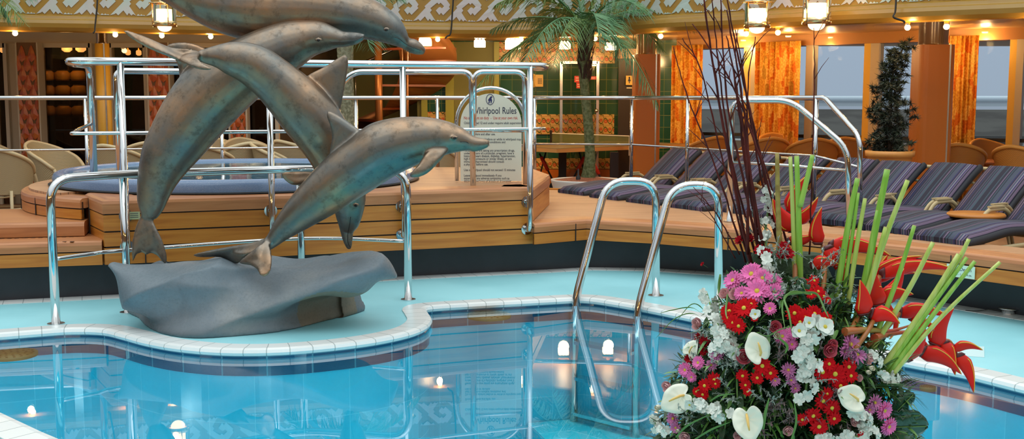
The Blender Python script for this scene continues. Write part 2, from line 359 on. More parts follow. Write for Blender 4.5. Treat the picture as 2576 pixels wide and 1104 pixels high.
# topmost dolphin
st1 = [((1071, 124), (1064, 138)), ((1061, 110), (1050, 138)), ((1046, 99), (1031, 133)), ((1029, 95), (1016, 124)), ((1024, 80), (1001, 118)), ((1010, 52), (975, 110)), ((985, 27), (945, 103)), ((950, 3), (910, 99)), ((900, -20), (868, 98)), ((830, -42), (812, 100)), ((750, -55), (755, 106)), ((670, -60), (685, 112)), ((590, -60), (612, 100)), ((510, -60), (545, 80)), ((430, -65), (475, 44)), ((370, -75), (420, 10)), ((310, -90), (360, -22)), ((260, -105), (300, -58)), ((215, -118), (245, -88))]
D = 8.15
dolphin(sc, 'top_dolphin', 'topmost dolphin leaping out of the top of the picture', st1, [8.2, 8.15, 8.15, 8.15, 8.15],
 [([(700, -40, D), (660, -80, D), (600, -125, D), (560, -150, D), (575, -110, D), (590, -50, D), (640, -20, D)], .03),
  ([(245, -95, D), (200, -125, D-.15), (140, -130, D-.35), (90, -110, D-.45), (150, -105, D-.3), (215, -100, D-.05), (150, -140, D+.3), (110, -160, D+.4), (180, -150, D+.3), (230, -125, D)], .018),
  ([(865, 85, 7.98), (835, 92, 7.95), (800, 118, 7.95), (770, 130, 7.96), (760, 118, 7.97), (800, 85, 8.0)], .02)],
 eyes=[(972, 75, 7.995, .010)], mouth=[(987, 92, 8.04), (1003, 97, 8.06), (1020, 110, 8.09), (1040, 120, 8.11), (1058, 126, 8.14)])
# the rock
rockm = bronze('rock_patina', (.11, .145, .17), (.15, .18, .205), (.21, .225, .23), .15, .52, .12, 1.5, 60)
mb = MB()
RS = [(270, 664, 674, .03), (282, 660, 692, .08), (305, 664, 730, .16), (335, 664, 775, .24), (380, 662, 812, .32), (440, 664, 832, .36), (510, 664, 838, .38), (580, 662, 836, .38), (650, 664, 826, .36), (710, 668, 805, .33), (760, 666, 775, .32), (815, 650, 760, .32), (870, 638, 762, .31), (915, 640, 752, .28), (955, 652, 722, .22), (985, 670, 712, .14), (1004, 690, 704, .06)]
C_, S_ = [], []
for px, t, b, w in RS:
    dc = 7.52; a = PD(px, t, dc+.0); c = PD(px, b, dc-w*.5); C_.append(Vector(((a.x+c.x)/2, dc, (a.z+c.z)/2))); S_.append(Vector((w, (a.z-c.z)/2, 0)))
C_ = catmull(C_, 4); S_ = catmull(S_, 4)
R_ = []
for c, s_ in zip(C_, S_):
    row = []
    for j in range(32):
        q = 2*PI*j/32; cz, cy = math.cos(q), math.sin(q); row.append(Vector((c.x, c.y+s_.x*math.copysign(abs(cy)**.75, cy), c.z+s_.y*math.copysign(abs(cz)**.85, cz))))
    R_.append(row)
mb.rings(R_, True, True)
foot = [(345, 800), (375, 828), (430, 846), (500, 852), (600, 846), (700, 836), (800, 815), (880, 795), (922, 780)]
ff = [PZ(a, b, 0) for a, b in foot]; bk_ = [Vector((p.x*1.04-.03, lerp(7.95, 7.95, 0), 0)) for p in ff[::-1]]
fo = [v for v in catmull(ff+bk_+[ff[0]], 3)[:-1]]; cf = sum(fo, Vector())/len(fo)
rows = []
for z, k in ((0, 1), (.02, 1.0), (.08, .97), (.2, .95), (.32, .90), (.42, .72)): rows.append([Vector((cf.x+(p.x-cf.x)*k, cf.y+(p.y-cf.y)*k, z)) for p in fo])
mb.rings(rows, True, True)
def rockpost(v, n):
    x, y, z = v
    q = x*.80-z*1.9
    w_ = q*8+2.2*noise.noise(Vector((x*1.6, y*2, z*2))); f = (1-abs(math.sin(w_*.5)))*1.3-.5+noise.noise(Vector((x*2.6, y*3, z*3)))*1.0
    k = min(1, max(0, z/.12))
    v2 = v+n*(f*.055*k)
    m_ = max(0, 1-((x+1.18)/.30)**2-((z-.10)/.20)**2)
    if y < 7.75 and m_ > 0: v2 = Vector((v2.x, v2.y+.045*min(1, m_*1.6), v2.z))
    return v2
ro_ = voxel(mb, 'rock_base', rockm, sc, .013, 8, rockpost); ro_['label'] = 'grey wave shaped rock with a curled right end'
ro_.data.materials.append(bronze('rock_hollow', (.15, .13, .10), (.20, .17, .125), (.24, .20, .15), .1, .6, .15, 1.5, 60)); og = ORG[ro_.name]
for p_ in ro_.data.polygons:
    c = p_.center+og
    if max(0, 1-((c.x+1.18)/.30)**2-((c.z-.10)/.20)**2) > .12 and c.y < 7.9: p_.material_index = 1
# ================================================================== SETTING: pool, deck, plinth
deck_blue = mat('turquoise_rubber_deck', (.25, .57, .63), .45, 0, 1.2, (.30, .64, .70), .05, 300)
cop_tile = tile_mat('white_coping_tile', (.72, .74, .73), (.66, .70, .70), (.35, .40, .40), .14, .3, rough=.25, gap=.012)
far = [(-420, 858), (-150, 852), (0, 842), (90, 835), (180, 829), (260, 831), (310, 842), (370, 858), (450, 872), (560, 881), (680, 881), (800, 873), (920, 859), (1010, 842), (1060, 825), (1080, 806), (1072, 789), (1066, 778), (1090, 772), (1200, 765), (1330, 758), (1440, 752), (1475, 752), (1520, 757), (1620, 774), (1740, 798), (1900, 832), (2080, 868), (2260, 905), (2420, 936), (2576, 974), (2760, 1030)]
farw = [PZ(a, b, 0).to_2d() for a, b in far]
pool = [tuple(p) for p in catmull([v.to_3d() for v in farw[:-1]], 4)]
pool = [(p[0], p[1]) for p in pool]
pool += [(3.35, 5.0), (3.6, 4.2), (3.3, 3.7), (2.6, 3.55), (1.2, 3.6), (0, 3.75), (-.9, 4.05), (-1.6, 4.5), (-2.2, 5.03), (-2.75, 5.55), (-3.4, 6.0), (-4.2, 6.4), (-4.75, 6.8)]
WZ = -.045
def offset_loop(L_, d):
    n = len(L_); out = []
    for i in range(n):
        a = Vector(L_[i-1]); b = Vector(L_[i]); c = Vector(L_[(i+1) % n])
        t0 = (b-a).normalized(); t1 = (c-b).normalized(); t = t0+t1
        if t.length < .1: t = t1
        t.normalize(); n_ = Vector((-t.y, t.x)); q = b+n_*d; out.append((q.x, q.y))
    return out
# pool runs clockwise seen from above (left -> right along the far side), so outside is to the left
pool_o = offset_loop(pool, .15)
base = [(-700, 800), (-300, 777), (0, 757), (310, 741), (640, 719), (1000, 697), (1350, 680), (1480, 673), (1640, 675), (1840, 688), (2060, 712), (2340, 757), (2576, 795), (2900, 850), (3300, 930)]
basew = [PZ(a, b, 0) for a, b in base]
outer = [(p.x, p.y) for p in basew]
outer_in = [Vector(o) for o in outer]
deck_outer = outer+[(8, 4), (8, -3), (-8, -3), (-8.5, 6)]
mb = MB(); mb.poly_slab(deck_outer, -.3, 0, [pool_o]); deck = struct(mb, 'floor_pool_deck', deck_blue)
# white tile margin along the plinth
mb = MB(); mb.strip([(0, .0005), (.17, .0005), (.17, .004), (0, .004)], outer); struct(mb, 'trim_1', cop_tile)
# coping
mb = MB(); lp = pool+[pool[0]]
mb.strip([(-.155, .0), (-.155, .008), (-.02, .012), (.012, .006), (.02, -.012), (.012, -.03), (0, -.034), (-.15, -.034)], lp, cap=False); struct(mb, 'pool_coping', cop_tile)
# basin
basin_tile = tile_mat('pool_tile', (.05, .52, .66), (.06, .58, .72), (.18, .66, .78), .30, .30, rough=.2, gap=.010)
floor_tile = tile_mat('pool_floor_tile', (.06, .62, .74), (.075, .68, .80), (.34, .80, .88), .32, .32, rough=.2, gap=.016)
band_tile = tile_mat('pool_band_tile', (.015, .07, .14), (.02, .085, .17), (.12, .25, .32), .28, .3, rough=.12, gap=.02)
mb = MB(); mb.strip([(0, -.034), (-.0, -.16), (-.14, -.16), (-.14, -.034)], lp, cap=False); struct(mb, 'pool_band', band_tile)
mb = MB(); mb.strip([(-.004, -.16), (-.004, -1.32), (-.14, -1.32), (-.14, -.16)], lp, cap=False); struct(mb, 'pool_wall', basin_tile)
mb = MB(); mb.poly_slab(offset_loop(pool, .13), -1.45, -1.3); struct(mb, 'pool_floor', floor_tile)
mb = MB()      # underwater bench along the far wall
bl = [(p.x, p.y) for p in [PZ(a, b, 0) for a, b in [(1330, 760), (1457, 753), (1740, 800), (2080, 868), (2420, 938), (2560, 970)]]]
mb.strip([(-.02, -1.31), (-.02, -.95), (.42, -.95), (.44, -.97), (.44, -1.31)], bl); struct(mb, 'pool_bench', floor_tile)
pw_ = [o for o in COL.objects if o.name == 'pool_wall'][0]
fill_glow = mat('added_pool_glow', (.75, .95, 1), .3, 0, emit=3, ecol=(.75, .95, 1))  # unseen glowing discs, added to brighten the pool water
for x_, y_ in ((-1.3, 4.42), (.4, 3.80), (2.0, 3.70), (3.4, 4.55), (-3.2, 6.0)):
    mb = MB(); mb.sphere((x_, y_, -.75), .11, 16, 8, (1, .4, 1)); mb.build('added_pool_light', fill_glow, pw_)
    l = bpy.data.lights.new('added_pool_light', 'POINT'); l.energy = 7; l.color = (.72, .95, 1); l.shadow_soft_size = .12; o_ = bpy.data.objects.new('added_pool_fill', l); COL.objects.link(o_); o_.location = (x_, y_+.18, -.75)  # fill light added beside each disc
# water
m = bpy.data.materials.new('water'); MATS['water'] = m
nt, N, L, B = nodes(m); N.remove(B); out = [n for n in N if n.type == 'OUTPUT_MATERIAL'][0]
tr = N.new('ShaderNodeBsdfTransparent'); tr.inputs[0].default_value = (.78, .98, 1, 1)
gl = N.new('ShaderNodeBsdfGlossy'); gl.inputs['Roughness'].default_value = .012; gl.inputs[0].default_value = (1, 1, 1, 1)
fr = N.new('ShaderNodeFresnel'); fr.inputs[0].default_value = 1.45
mx = N.new('ShaderNodeMixShader'); L.new(math_(N, L, 'MINIMUM', math_(N, L, 'MULTIPLY', fr.outputs[0], 1.15), 1), mx.inputs[0]); L.new(tr.outputs[0], mx.inputs[1]); L.new(gl.outputs[0], mx.inputs[2]); L.new(mx.outputs[0], out.inputs[0])
tc = N.new('ShaderNodeTexCoord'); nz = N.new('ShaderNodeTexNoise'); nz.inputs['Scale'].default_value = .9; nz.inputs['Detail'].default_value = 1; L.new(tc.outputs['Object'], nz.inputs[0])
bp = N.new('ShaderNodeBump'); bp.inputs['Strength'].default_value = .022; bp.inputs['Distance'].default_value = .05; L.new(nz.outputs[0], bp.inputs['Height'])
L.new(bp.outputs[0], gl.inputs['Normal']); L.new(bp.outputs[0], fr.inputs['Normal'])
mb = MB(); tris = geometry.tessellate_polygon([[Vector((p[0], p[1], 0)) for p in pool]])
mb.add([(p[0], p[1], WZ) for p in pool], [tuple(t) for t in tris]); wo = mb.build('pool_water', m)
for p_ in wo.data.polygons:
    if p_.normal.z < 0: p_.flip()
tag(wo, 'clear turquoise pool water mirroring rails and frieze', 'water', kind='stuff')
grl = mat('bronze_grille', (.22, .13, .05), .5, .3); hol = mat('grille_holes', (.03, .02, .01), .7)
for px, py, rp, lb in ((30, 888, 62, 'left one, at the left edge of the photo'), (1230, 791, 56, 'middle one, right of the sculpture'), (2335, 972, 21, 'small right one, beside the bouquet')):
    p = PZ(px, py, -.052); rr = rp/FPX*p.y; g_ = thing('pool_grille', 'round bronze grille at the pool edge, '+lb, 'grille', tuple(p))
    mb = MB(); mb.lathe([(rr, -.02), (rr, 0), (.001, .001)], p, 32); mb.build('disc', grl, g_)
    mb = MB()
    for k in range(1, 4):
        for j in range(6*k): mb.lathe([(rr*.06, .002), (.0005, .0022)], p+Vector((rr*.27*k*math.cos(2*PI*j/(6*k)), rr*.27*k*math.sin(2*PI*j/(6*k)), 0)), 6)
    mb.build('holes', hol, g_)
# black plinth
mb = MB(); mb.strip([(0, 0), (0, .34), (-.25, .34), (-.25, 0)], outer); struct(mb, 'plinth', black)
# ================================================================== teak structures
F = .05
def boards(path, lv, name, top_r=.03, out=0, capw=.28, seams_at=()):
    """lv: z levels from bottom to top, each board between two levels; the top one carries a rounded cap"""
    mb = MB()
    z0, z1 = lv[-2], lv[-1]
    for i in range(len(lv)-2):
        mb.strip([(out, lv[i]+.006), (out, lv[i+1]-.006), (out-.03, lv[i+1]-.006), (out-.03, lv[i]+.006)], path)

    pr = [(out+.004, z0+.004), (out+.006, z1-.035), (out-.002, z1-.014), (out-.022, z1-.002), (out-.05, z1), (out-capw, z1), (out-capw, z1-.03), (out-.05, z0+.004)]
    if not mb.v: mb.strip([(out-.004, z0), (out-.004, z1-.05), (out-.03, z1-.05), (out-.03, z0)], path)
    o = struct(mb, name, teak)
    mc = MB(); mc.strip(pr, path); mc.build('teak_cap', teak_top, o)
    ms = MB(); ms.strip([(out-.012, lv[0]), (out-.012, z1-.03), (out-.028, z1-.03), (out-.028, lv[0])], path)
    P = [Vector(p) for p in path]; Ls = [0]
    for i in range(1, len(P)): Ls.append(Ls[-1]+(P[i]-P[i-1]).length)
    for s_ in seams_at:
        for i in range(1, len(P)):
            if Ls[i] >= s_*Ls[-1]:
                t = (s_*Ls[-1]-Ls[i-1])/(Ls[i]-Ls[i-1]); q = P[i-1].lerp(P[i], t); d = (P[i]-P[i-1]).normalized(); n_ = Vector((d.y, -d.x))
                q2 = q+n_*(out+.0); ms.box((q2.x, q2.y, (lv[0]+z1-.03)/2), (.008, .016, z1-.03-lv[0]), math.atan2(d.y, d.x)); break
    ms.build('caulking', seam, o)
    return o
PC = Vector((-2.59, 10.6))            # whirlpool centre
bx1 = PD(262, 600, 8.5); bx2 = PD(1340, 600, 9.75)
boxp = [(bx1.x, bx1.y), (bx2.x, bx2.y)]
# box body and its left face
left_in = PD(218, 600, 9.1)
boards([(left_in.x-.02, left_in.y+.6), (left_in.x, left_in.y), (bx1.x, bx1.y), (bx2.x, bx2.y)], [.26, .40, .52, .655, .77], 'whirlpool_front', capw=.3, seams_at=(.16, .33, .585))
mb = MB()
side = [(bx2.x+.0, bx2.y-.0), (bx2.x+.25, bx2.y+1.6), (bx2.x+.1, 12.6), (-5.2, 12.6), (-4.9, 10.2), (left_in.x-.02, left_in.y+.2), (bx1.x-.0, bx1.y+.06)]
dn = (Vector((bx2.x, bx2.y))-Vector((bx1.x, bx1.y))).normalized(); nn = Vector((-dn.y, dn.x))
poly = [(bx1.x+nn.x*.06, bx1.y+nn.y*.06), (bx2.x+nn.x*.06, bx2.y+nn.y*.06), (bx2.x+.2, bx2.y+1.6), (bx2.x, 12.6), (-3.2, 12.6)]+[(PC.x+1.86*math.cos(a), PC.y+1.86*math.sin(a)) for a in [PI*(.62+.66*k/20) for k in range(21)]]+[(left_in.x+.06, left_in.y+.5), (left_in.x+.06, left_in.y+.05)]
mb.poly_slab(poly, .42, .764); struct(mb, 'whirlpool_platform', teak_deck)
boards([(bx2.x, bx2.y), (bx2.x+.2, bx2.y+1.6), (bx2.x, 12.6)], [.46, .655, .77], 'platform_side')
# round ring round the tub
ring = [(PC.x+1.92*math.cos(a), PC.y+1.92*math.sin(a)) for a in [PI*.8+PI*.55*k/48 for k in range(49)]]
boards(ring, [.57, .66, .745], 'whirlpool_ring', capw=.4, seams_at=(.05, .22, .4, .6, .8))
# steps on the left
s1a, s1b = PD(-500, 600, 8.0), PD(262, 600, 8.5)
boards([(s1a.x, s1a.y), (s1b.x-.02, s1b.y)], [.26, .37, .455], 'lower_step', seams_at=(.55,))
mb = MB(); mb.poly_slab([(s1a.x, s1a.y+.2), (s1b.x-.05, s1b.y+.2), (s1b.x-.03, s1b.y+.9), (s1a.x-.5, s1a.y+1.2)], .38, .452)
g = struct(mb, 'lower_step_top', teak_top)
mg = MB()
for i in range(34):
    for j in range(7):
        mg.box((-5.22+i*.056, 8.46+j*.045-.0, .4528), (.028, .022, .002))
mg.build('step_grating', mat('grating_holes', (.10, .04, .02), .6), g)
s2 = [PD(-500, 560, 8.35), PD(218, 560, 8.78)]
boards([(s2[0].x, s2[0].y), (s2[1].x-.02, s2[1].y)], [.455, .57], 'upper_step', capw=1.2)
# low deck and coaming on the right
lowf = [(1345, 562), (1475, 552), (1640, 560), (1850, 575), (2100, 599), (2340, 625), (2576, 653), (2850, 690), (3200, 745)]
lowfw = [PZ(a, b, .46) for a, b in lowf]
lowfp = [(p.x, p.y) for p in lowfw]
o = boards(lowfp, [.27, .375, .46], 'low_deck_front', capw=.24, seams_at=(.075, .32, .645, .9))
lowb = [PZ(a, b, .46) for a, b in [(1335, 476), (1550, 481), (1760, 500), (1965, 522), (1995, 556), (2100, 571), (2340, 598), (2576, 623), (2850, 655), (3200, 700)]]
mb = MB(); mb.poly_slab([(p[0]-.02, p[1]+.08) for p in lowfp]+[(p.x, p.y) for p in lowb][::-1]+[(bx2.x+.1, 12.6)], .37, .4575); struct(mb, 'floor_low_deck', teak_deck)
mb = MB(); mb.strip([(.0, .44), (.0, .472), (-.012, .478), (-.05, .478), (-.05, .1), (0, .1)], [(p.x, p.y) for p in lowb[:5]]); struct(mb, 'trim_2', teak)
# lounge floor all round behind
lounge = mat('lounge_floor', (.30, .15, .07), .5, 0, 2, (.36, .19, .09))
ext = [(p[0], p[1]+.26) for p in outer]
mb = MB(); mb.poly_slab(ext+[(14, 6), (14, 22), (-14, 22), (-14, 7)], -.05, F); struct(mb, 'floor_lounge', lounge)
# outer platform body under the left side
# ================================================================== whirlpool tub
spk = mat('blue_speckled_rim', (.13, .20, .34), .2, 0, 260, (.22, .29, .42), lo=.42, hi=.6)
root = thing('whirlpool', 'round whirlpool tub with blue speckled rim set in teak', 'whirlpool', (PC.x, PC.y, .8))
mb = MB(); c3 = (PC.x, PC.y, 0)
mb.lathe([(1.66, .77), (1.665, .84), (1.65, .87), (1.62, .885), (1.60, .888), (1.56, .885), (1.54, .87), (1.53, .82), (1.37, .5), (.9, .45), (.01, .45)], c3, 96); mb.build('rim', spk, root)
mb = MB(); mb.lathe([(1.67, .765), (1.70, .778), (1.66, .787)], c3, 96); mb.build('gasket', blackm, root)
wt = mat('whirlpool_water', (.05, .14, .20), .05, 0, .9, (.09, .20, .27), .25, 5)
mb = MB(); mb.lathe([(1.535, .862), (.01, .862)], c3, 64); tag(mb.build('whirlpool_water', wt), 'rippled blue water filling the round whirlpool', 'water', kind='stuff')
# ================================================================== canopy, ceiling, frieze
ochre = mat('ochre_canopy', (.36, .19, .025), .3, 0, 3, (.38, .21, .03), coat=.15)
silver = mat('iridescent_foil', (.62, .55, .52), .3, .25, 1.3, (.50, .60, .52), lo=.42, hi=.6)
fas_px = [(-900, 62, 12.2), (-300, 76, 13.2), (0, 81, 13.66), (240, 84, 13.95), (600, 90, 14.5), (1000, 97, 15.05), (1300, 99, 15.2), (1530, 91, 14.6), (1680, 80, 13.8), (1850, 77, 13.3), (2000, 70, 12.8), (2300, 58, 12.0), (2576, 49, 11.4), (2900, 40, 10.6), (3400, 30, 9.6)]
fp = [((a-1288)/FPX*d*1.0, d) for a, b, d in fas_px]
fpath3 = catmull([Vector((x, y, 0)) for x, y in fp], 8); fpath = [(p.x, p.y) for p in fpath3]
ZB = 2.35
root = thing('canopy', 'curved ochre canopy edge with a silver scroll frieze', 'canopy', (0, 15.2, ZB))
mb = MB()
pr = [(-.02, ZB), (.04, ZB+.01), (.085, ZB+.05), (.10, ZB+.10), (.09, ZB+.14), (.05, ZB+.155), (.045, ZB+.165), (.04, ZB+.19), (0, ZB+.21), (0, ZB+.78), (.03, ZB+.80), (.03, ZB+.86), (-.12, ZB+.9), (-.12, ZB)]
mb.strip(pr, fpath); mb.build('fascia', ochre, root)
PA = [Vector(p) for p in fpath]; LA = [0]
for i in range(1, len(PA)): LA.append(LA[-1]+(PA[i]-PA[i-1]).length)
def fat(s_):
    s_ = max(0, min(LA[-1]-1e-4, s_)); i = 1
    while LA[i] < s_: i += 1
    t = (s_-LA[i-1])/(LA[i]-LA[i-1]); d = (PA[i]-PA[i-1]).normalized()
    return PA[i-1].lerp(PA[i], t), Vector((d.y, -d.x)), d
def s_at_px(px):
    best = min(range(len(PA)), key=lambda i: abs(PA[i].x/PA[i].y*FPX+1288-px)); return LA[best]
mot = [(720, 490), (785, 472), (812, 452), (848, 490), (932, 403), (988, 487), (1018, 445), (1055, 488), (1085, 462), (1128, 490), (1026, 325), (1058, 285), (1032, 248), (1157, 143), (1185, 176), (1216, 143), (1278, 208), (1243, 248), (1212, 225), (1188, 228), (1130, 290), (1192, 372), (1224, 330), (1262, 377), (1388, 248), (1368, 222), (1390, 182), (1290, 38), (1245, 62), (1215, 28), (1182, 48), (1120, 28), (928, 213), (945, 242)]
bumps = [[(1138, 490), (1165, 458), (1195, 490)], [(1188, 490), (1215, 460), (1245, 490)], [(1238, 490), (1255, 470), (1280, 490)], [(780, 8), (805, 45), (835, 22), (912, 95), (990, 22), (1025, 50), (1062, 8)]]
PER = .425
Z0, Z1 = ZB+.215, ZB+.56
def motif(mb, s0, poly):
    pts = [Vector(((x-720)/570, (490-y)/485, 0)) for x, y in poly]
    # subdivide long edges so that the shape follows the curve
    q = []
    for i, p in enumerate(pts):
        r = pts[(i+1) % len(pts)]; k = max(1, int((r-p).length/.25))
        q += [p.lerp(r, j/k) for j in range(k)]
    tris = geometry.tessellate_polygon([q]); n = len(q)
    vs = []
    for off in (.012, -.002):
        for p in q:
            c, nr, d = fat(s0+p.x*PER); w = c+nr*off; vs.append((w.x, w.y, Z0+p.y*(Z1-Z0)))
    fs = []
    for t in tris:
        a, b, c = [q[i] for i in t]
        if (b-a).cross(c-a).z > 0: t = t[::-1]
        fs.append(tuple(t)[::-1])
    fs += [(i, (i+1) % n, n+(i+1) % n, n+i) for i in range(n)]
    mb.add(vs, fs)
mb = MB(); s0 = s_at_px(1055)-PER*12
sfirst = s0
for k in range(-16, 44):
    s_ = s0+PER*k
    if s_ < .3 or s_ > LA[-1]-1: continue
    motif(mb, s_, mot)
    for b in bumps: motif(mb, s_, b)
mb.build('frieze', silver, root)
# seams on the canopy
# ceiling above the lounge
ceil_m = mat('warm_ceiling', (.50, .30, .12), .35, 0)
backline = [(-16, 21), (16, 21)]
mb = MB(); o_in = [(p[0], p[1]+.02) for p in fpath]
mb.poly_slab(o_in+[(15, 12), (15, 21), (-15, 21), (-15, 12)], 2.50, 2.56); struct(mb, 'ceiling', ceil_m)
# scalloped ceiling panel border on the right
mb = MB()
inner = [(p[0]+.10, p[1]+.95+.05*math.sin(i*2.4)) for i, p in enumerate(catmull([Vector((q[0], q[1], 0)) for q in fpath if q[0] > 1.2], 3))]
mb.strip([(0, 2.47), (0, 2.51), (-.8, 2.51), (-.8, 2.46)], inner); struct(mb, 'trim_3', mat('ceiling_panel', (.55, .36, .18), .4))
# upper gallery (mirrored in the water)
white = mat('white_paint', (.78, .76, .70), .4)
root = thing('upper_gallery', 'upper gallery band with slatted vents above the frieze', 'gallery', (0, 15.4, ZB+.9))
up = [(p[0], p[1]+.15) for p in fpath]
mb = MB(); mb.strip([(0, ZB+.9), (0, ZB+1.25), (-.5, ZB+1.25), (-.5, ZB+.9)], up); mb.build('gallery_band', white, root)
mb = MB(); mb.strip([(0, ZB+1.9), (0, ZB+2.1), (-.5, ZB+2.1), (-.5, ZB+1.9)], up); mb.build('gallery_beam', mat('aqua_paint', (.45, .62, .60), .4), root)
mb = MB()
s_ = 1.0
while s_ < LA[-1]-1:
    c, nr, d = fat(s_); mb.box((c.x, c.y+.25, ZB+1.12), (.05, .05, .2), math.atan2(d.y, d.x)); s_ += .13
mb.build('vent_slats', mat('vent_grey', (.35, .5, .52), .4), root)
mb = MB()
for s_ in [1+2.1*k for k in range(int((LA[-1]-2)/2.1))]:
    c, nr, d = fat(s_); mb.box((c.x, c.y+.3, ZB+1.57), (.12, .12, .68), math.atan2(d.y, d.x))
mb.build('gallery_posts', white, root)
# canopy drop wires
wire = mat('black_cable', (.02, .018, .015), .5)
for i, (px, top, bx, lab) in enumerate([(243, -80, 234, 'leftmost of the canopy drop cables'), (1138, -80, 1120, 'drop cable bending in under the canopy left of the big palm'), (2252, -80, 2276, 'drop cable on the canopy above the pine pot, rightmost')]):
    d = min(PA, key=lambda p: abs(p.x/p.y*FPX+1288-px)).y-.14
    y_b = 245-(ZB-H)*FPX/d
    pts = [PD(px+4, top, d), PD(px+2, 0, d), PD(px, 30, d), PD(px-4, y_b-14, d), PD(bx+(5 if bx < px else -4), y_b-5, d), PD(bx, y_b+1, d)]
    mb = MB(); mb.tube(catmull(pts, 5), .011, 8); tag(mb.build('drop_cable', wire), 'thin black cable, '+lab, 'cable')
# ================================================================== lamps
def emat(name, col, st): return mat(name, col, .3, 0, emit=st, ecol=col)
bulb_m = emat('warm_bulb', (1, .62, .28), 9)
lant_m = emat('lantern_glow', (1, .68, .32), 3.2)
def point(loc, col, e, r=.04, nm='lamp_light'):
    l = bpy.data.lights.new(nm, 'POINT'); l.color = col; l.energy = e; l.shadow_soft_size = r
    o = bpy.data.objects.new(nm, l); COL.objects.link(o); o.location = loc; return o
WARM = (1, .62, .27)
bulbs = [(-90, 80), (38, 82), (165, 84), (290, 85), (407, 86), (530, 90), (1101, 95), (1206, 97), (1311, 98), (1497, 97), (1662, 91), (1877, 85), (1957, 82), (2120, 76), (2283, 69), (2381, 67), (2490, 62), (2600, 58)]
bulbs = [b for b in bulbs if b[0] not in (165, 1206, 2120, 2490)]
proto = None
nb = len(bulbs)
where = {-90: 'off the left edge', 38: 'leftmost, above the left glass doors', 290: 'just right of the yellow left column', 407: 'below the left brass lantern', 530: 'behind the dolphins', 1101: 'right of the topmost dolphin snout', 1311: 'left of the big palm trunk', 1497: 'just right of the big palm trunk', 1662: 'right of the middle orange column', 1877: 'under the left lantern of the right pair', 1957: 'between the right pair of lanterns', 2283: 'left of the right chrome column collar', 2381: 'right of the right chrome column collar', 2600: 'off the right edge'}
for i, (px, py) in enumerate(bulbs):
    d = min(PA, key=lambda p: abs(p.x/p.y*FPX+1288-px)).y+.10
    p = PD(px, py, d); p.z = min(p.z, ZB-.02)
    lab = 'small round warm bulb under the canopy edge, '+where[px]
    if proto is None:
        proto = thing('canopy_bulb', lab, 'light', (0, 0, 0), 'round bulbs along the canopy edge'); ORG[proto.name] = Vector((0, 0, 0))
        mb = MB(); mb.sphere((0, 0, 0), .032, 14, 10); mb.build('bulb', bulb_m, proto)
        mb = MB(); mb.lathe([(.03, .025), (.028, .1), (.001, .1)], n=14); mb.build('socket', brass, proto)
        freeze(proto); o = proto
    else: o = copy_tree(proto, label=lab)
    o.location = p; point(p+Vector((0, -.06, -.05)), WARM, 4.5)
# marine lanterns in front of the frieze
glass = bpy.data.materials.new('lantern_glass'); MATS['lantern_glass'] = glass
nt, N, L, B = nodes(glass); N.remove(B); out = [n for n in N if n.type == 'OUTPUT_MATERIAL'][0]
tr = N.new('ShaderNodeBsdfTransparent'); tr.inputs[0].default_value = (.96, .93, .88, 1); gl = N.new('ShaderNodeBsdfGlossy'); gl.inputs['Roughness'].default_value = .03; fr = N.new('ShaderNodeFresnel'); fr.inputs[0].default_value = 1.45
mx = N.new('ShaderNodeMixShader'); L.new(fr.outputs[0], mx.inputs[0]); L.new(tr.outputs[0], mx.inputs[1]); L.new(gl.outputs[0], mx.inputs[2]); L.new(mx.outputs[0], out.inputs[0])
def lantern(px, py, d, w, label, rod):
    """py = centre of the glowing cylinder, w = its width in px"""
    c = PD(px, py, d); k = w/FPX*d/2          # radius
    r = thing('marine_lantern', label, 'lantern', tuple(c), 'hanging brass lanterns')
    mb = MB(); mb.lathe([(.001, k*.55), (k*.72, k*.5), (k*.75, -k*.62), (.001, -k*.66)], c, 24); mb.build('glow_cylinder', lant_m, r)
    mb = MB(); mb.lathe([(k, k*.95), (k*1.02, -k*.6)], c, 28); mb.build('glass_shade', glass, r)
    mb = MB(); mb.lathe([(k*1.02, -k*.55), (k*1.06, -k*.6), (k*1.06, -k*1.0), (k*1.0, -k*1.03), (k*.95, -k*.98), (k*.95, -k*.58)], c, 28)
    mb.lathe([(k*1.3, k*1.0), (k*1.3, k*1.05), (.001, k*1.08)], c, 24); mb.lathe([(k*.5, k*1.05), (k*.45, k*1.35), (k*.2, k*1.6), (.001, k*1.62)], c, 16)
    for a in range(4):
        x, y = k*1.04*math.cos(a*PI/2+.6), k*1.04*math.sin(a*PI/2+.6); mb.cyl(c+Vector((x, y, -k)), c+Vector((x, y, k)), k*.05, 6)
    mb.build('brass_cage', brass, r)
    mb = MB(); mb.sphere(c+Vector((0, 0, -k*1.0)), k*.62, 18, 10, (1, 1, .75)); mb.build('globe', lant_m, r)
    mb = MB(); e = c+Vector(rod); mb.tube(catmull([c+Vector((0, 0, k*1.6)), c+Vector((rod[0]*.4, rod[1]*.4, k*1.9)), e], 6), .014, 8); mb.sphere(e, k*.5, 14, 8, (1, .4, 1)); mb.build('bracket', brass, r)
    point(c+Vector((0, -k*1.5, 0)), WARM, 7, k*.6)
lantern(1905, 38, 12.6, 62, 'brass cylinder lantern in front of the frieze, left one of the right pair', (.35, .45, .30))
lantern(2055, 26, 12.2, 68, 'brass cylinder lantern in front of the frieze, right one of the right pair', (.30, .45, .32))
lantern(413, 38, 13.4, 56, 'brass cylinder lantern in front of the frieze above the dolphin tail', (-.12, .55, .30))
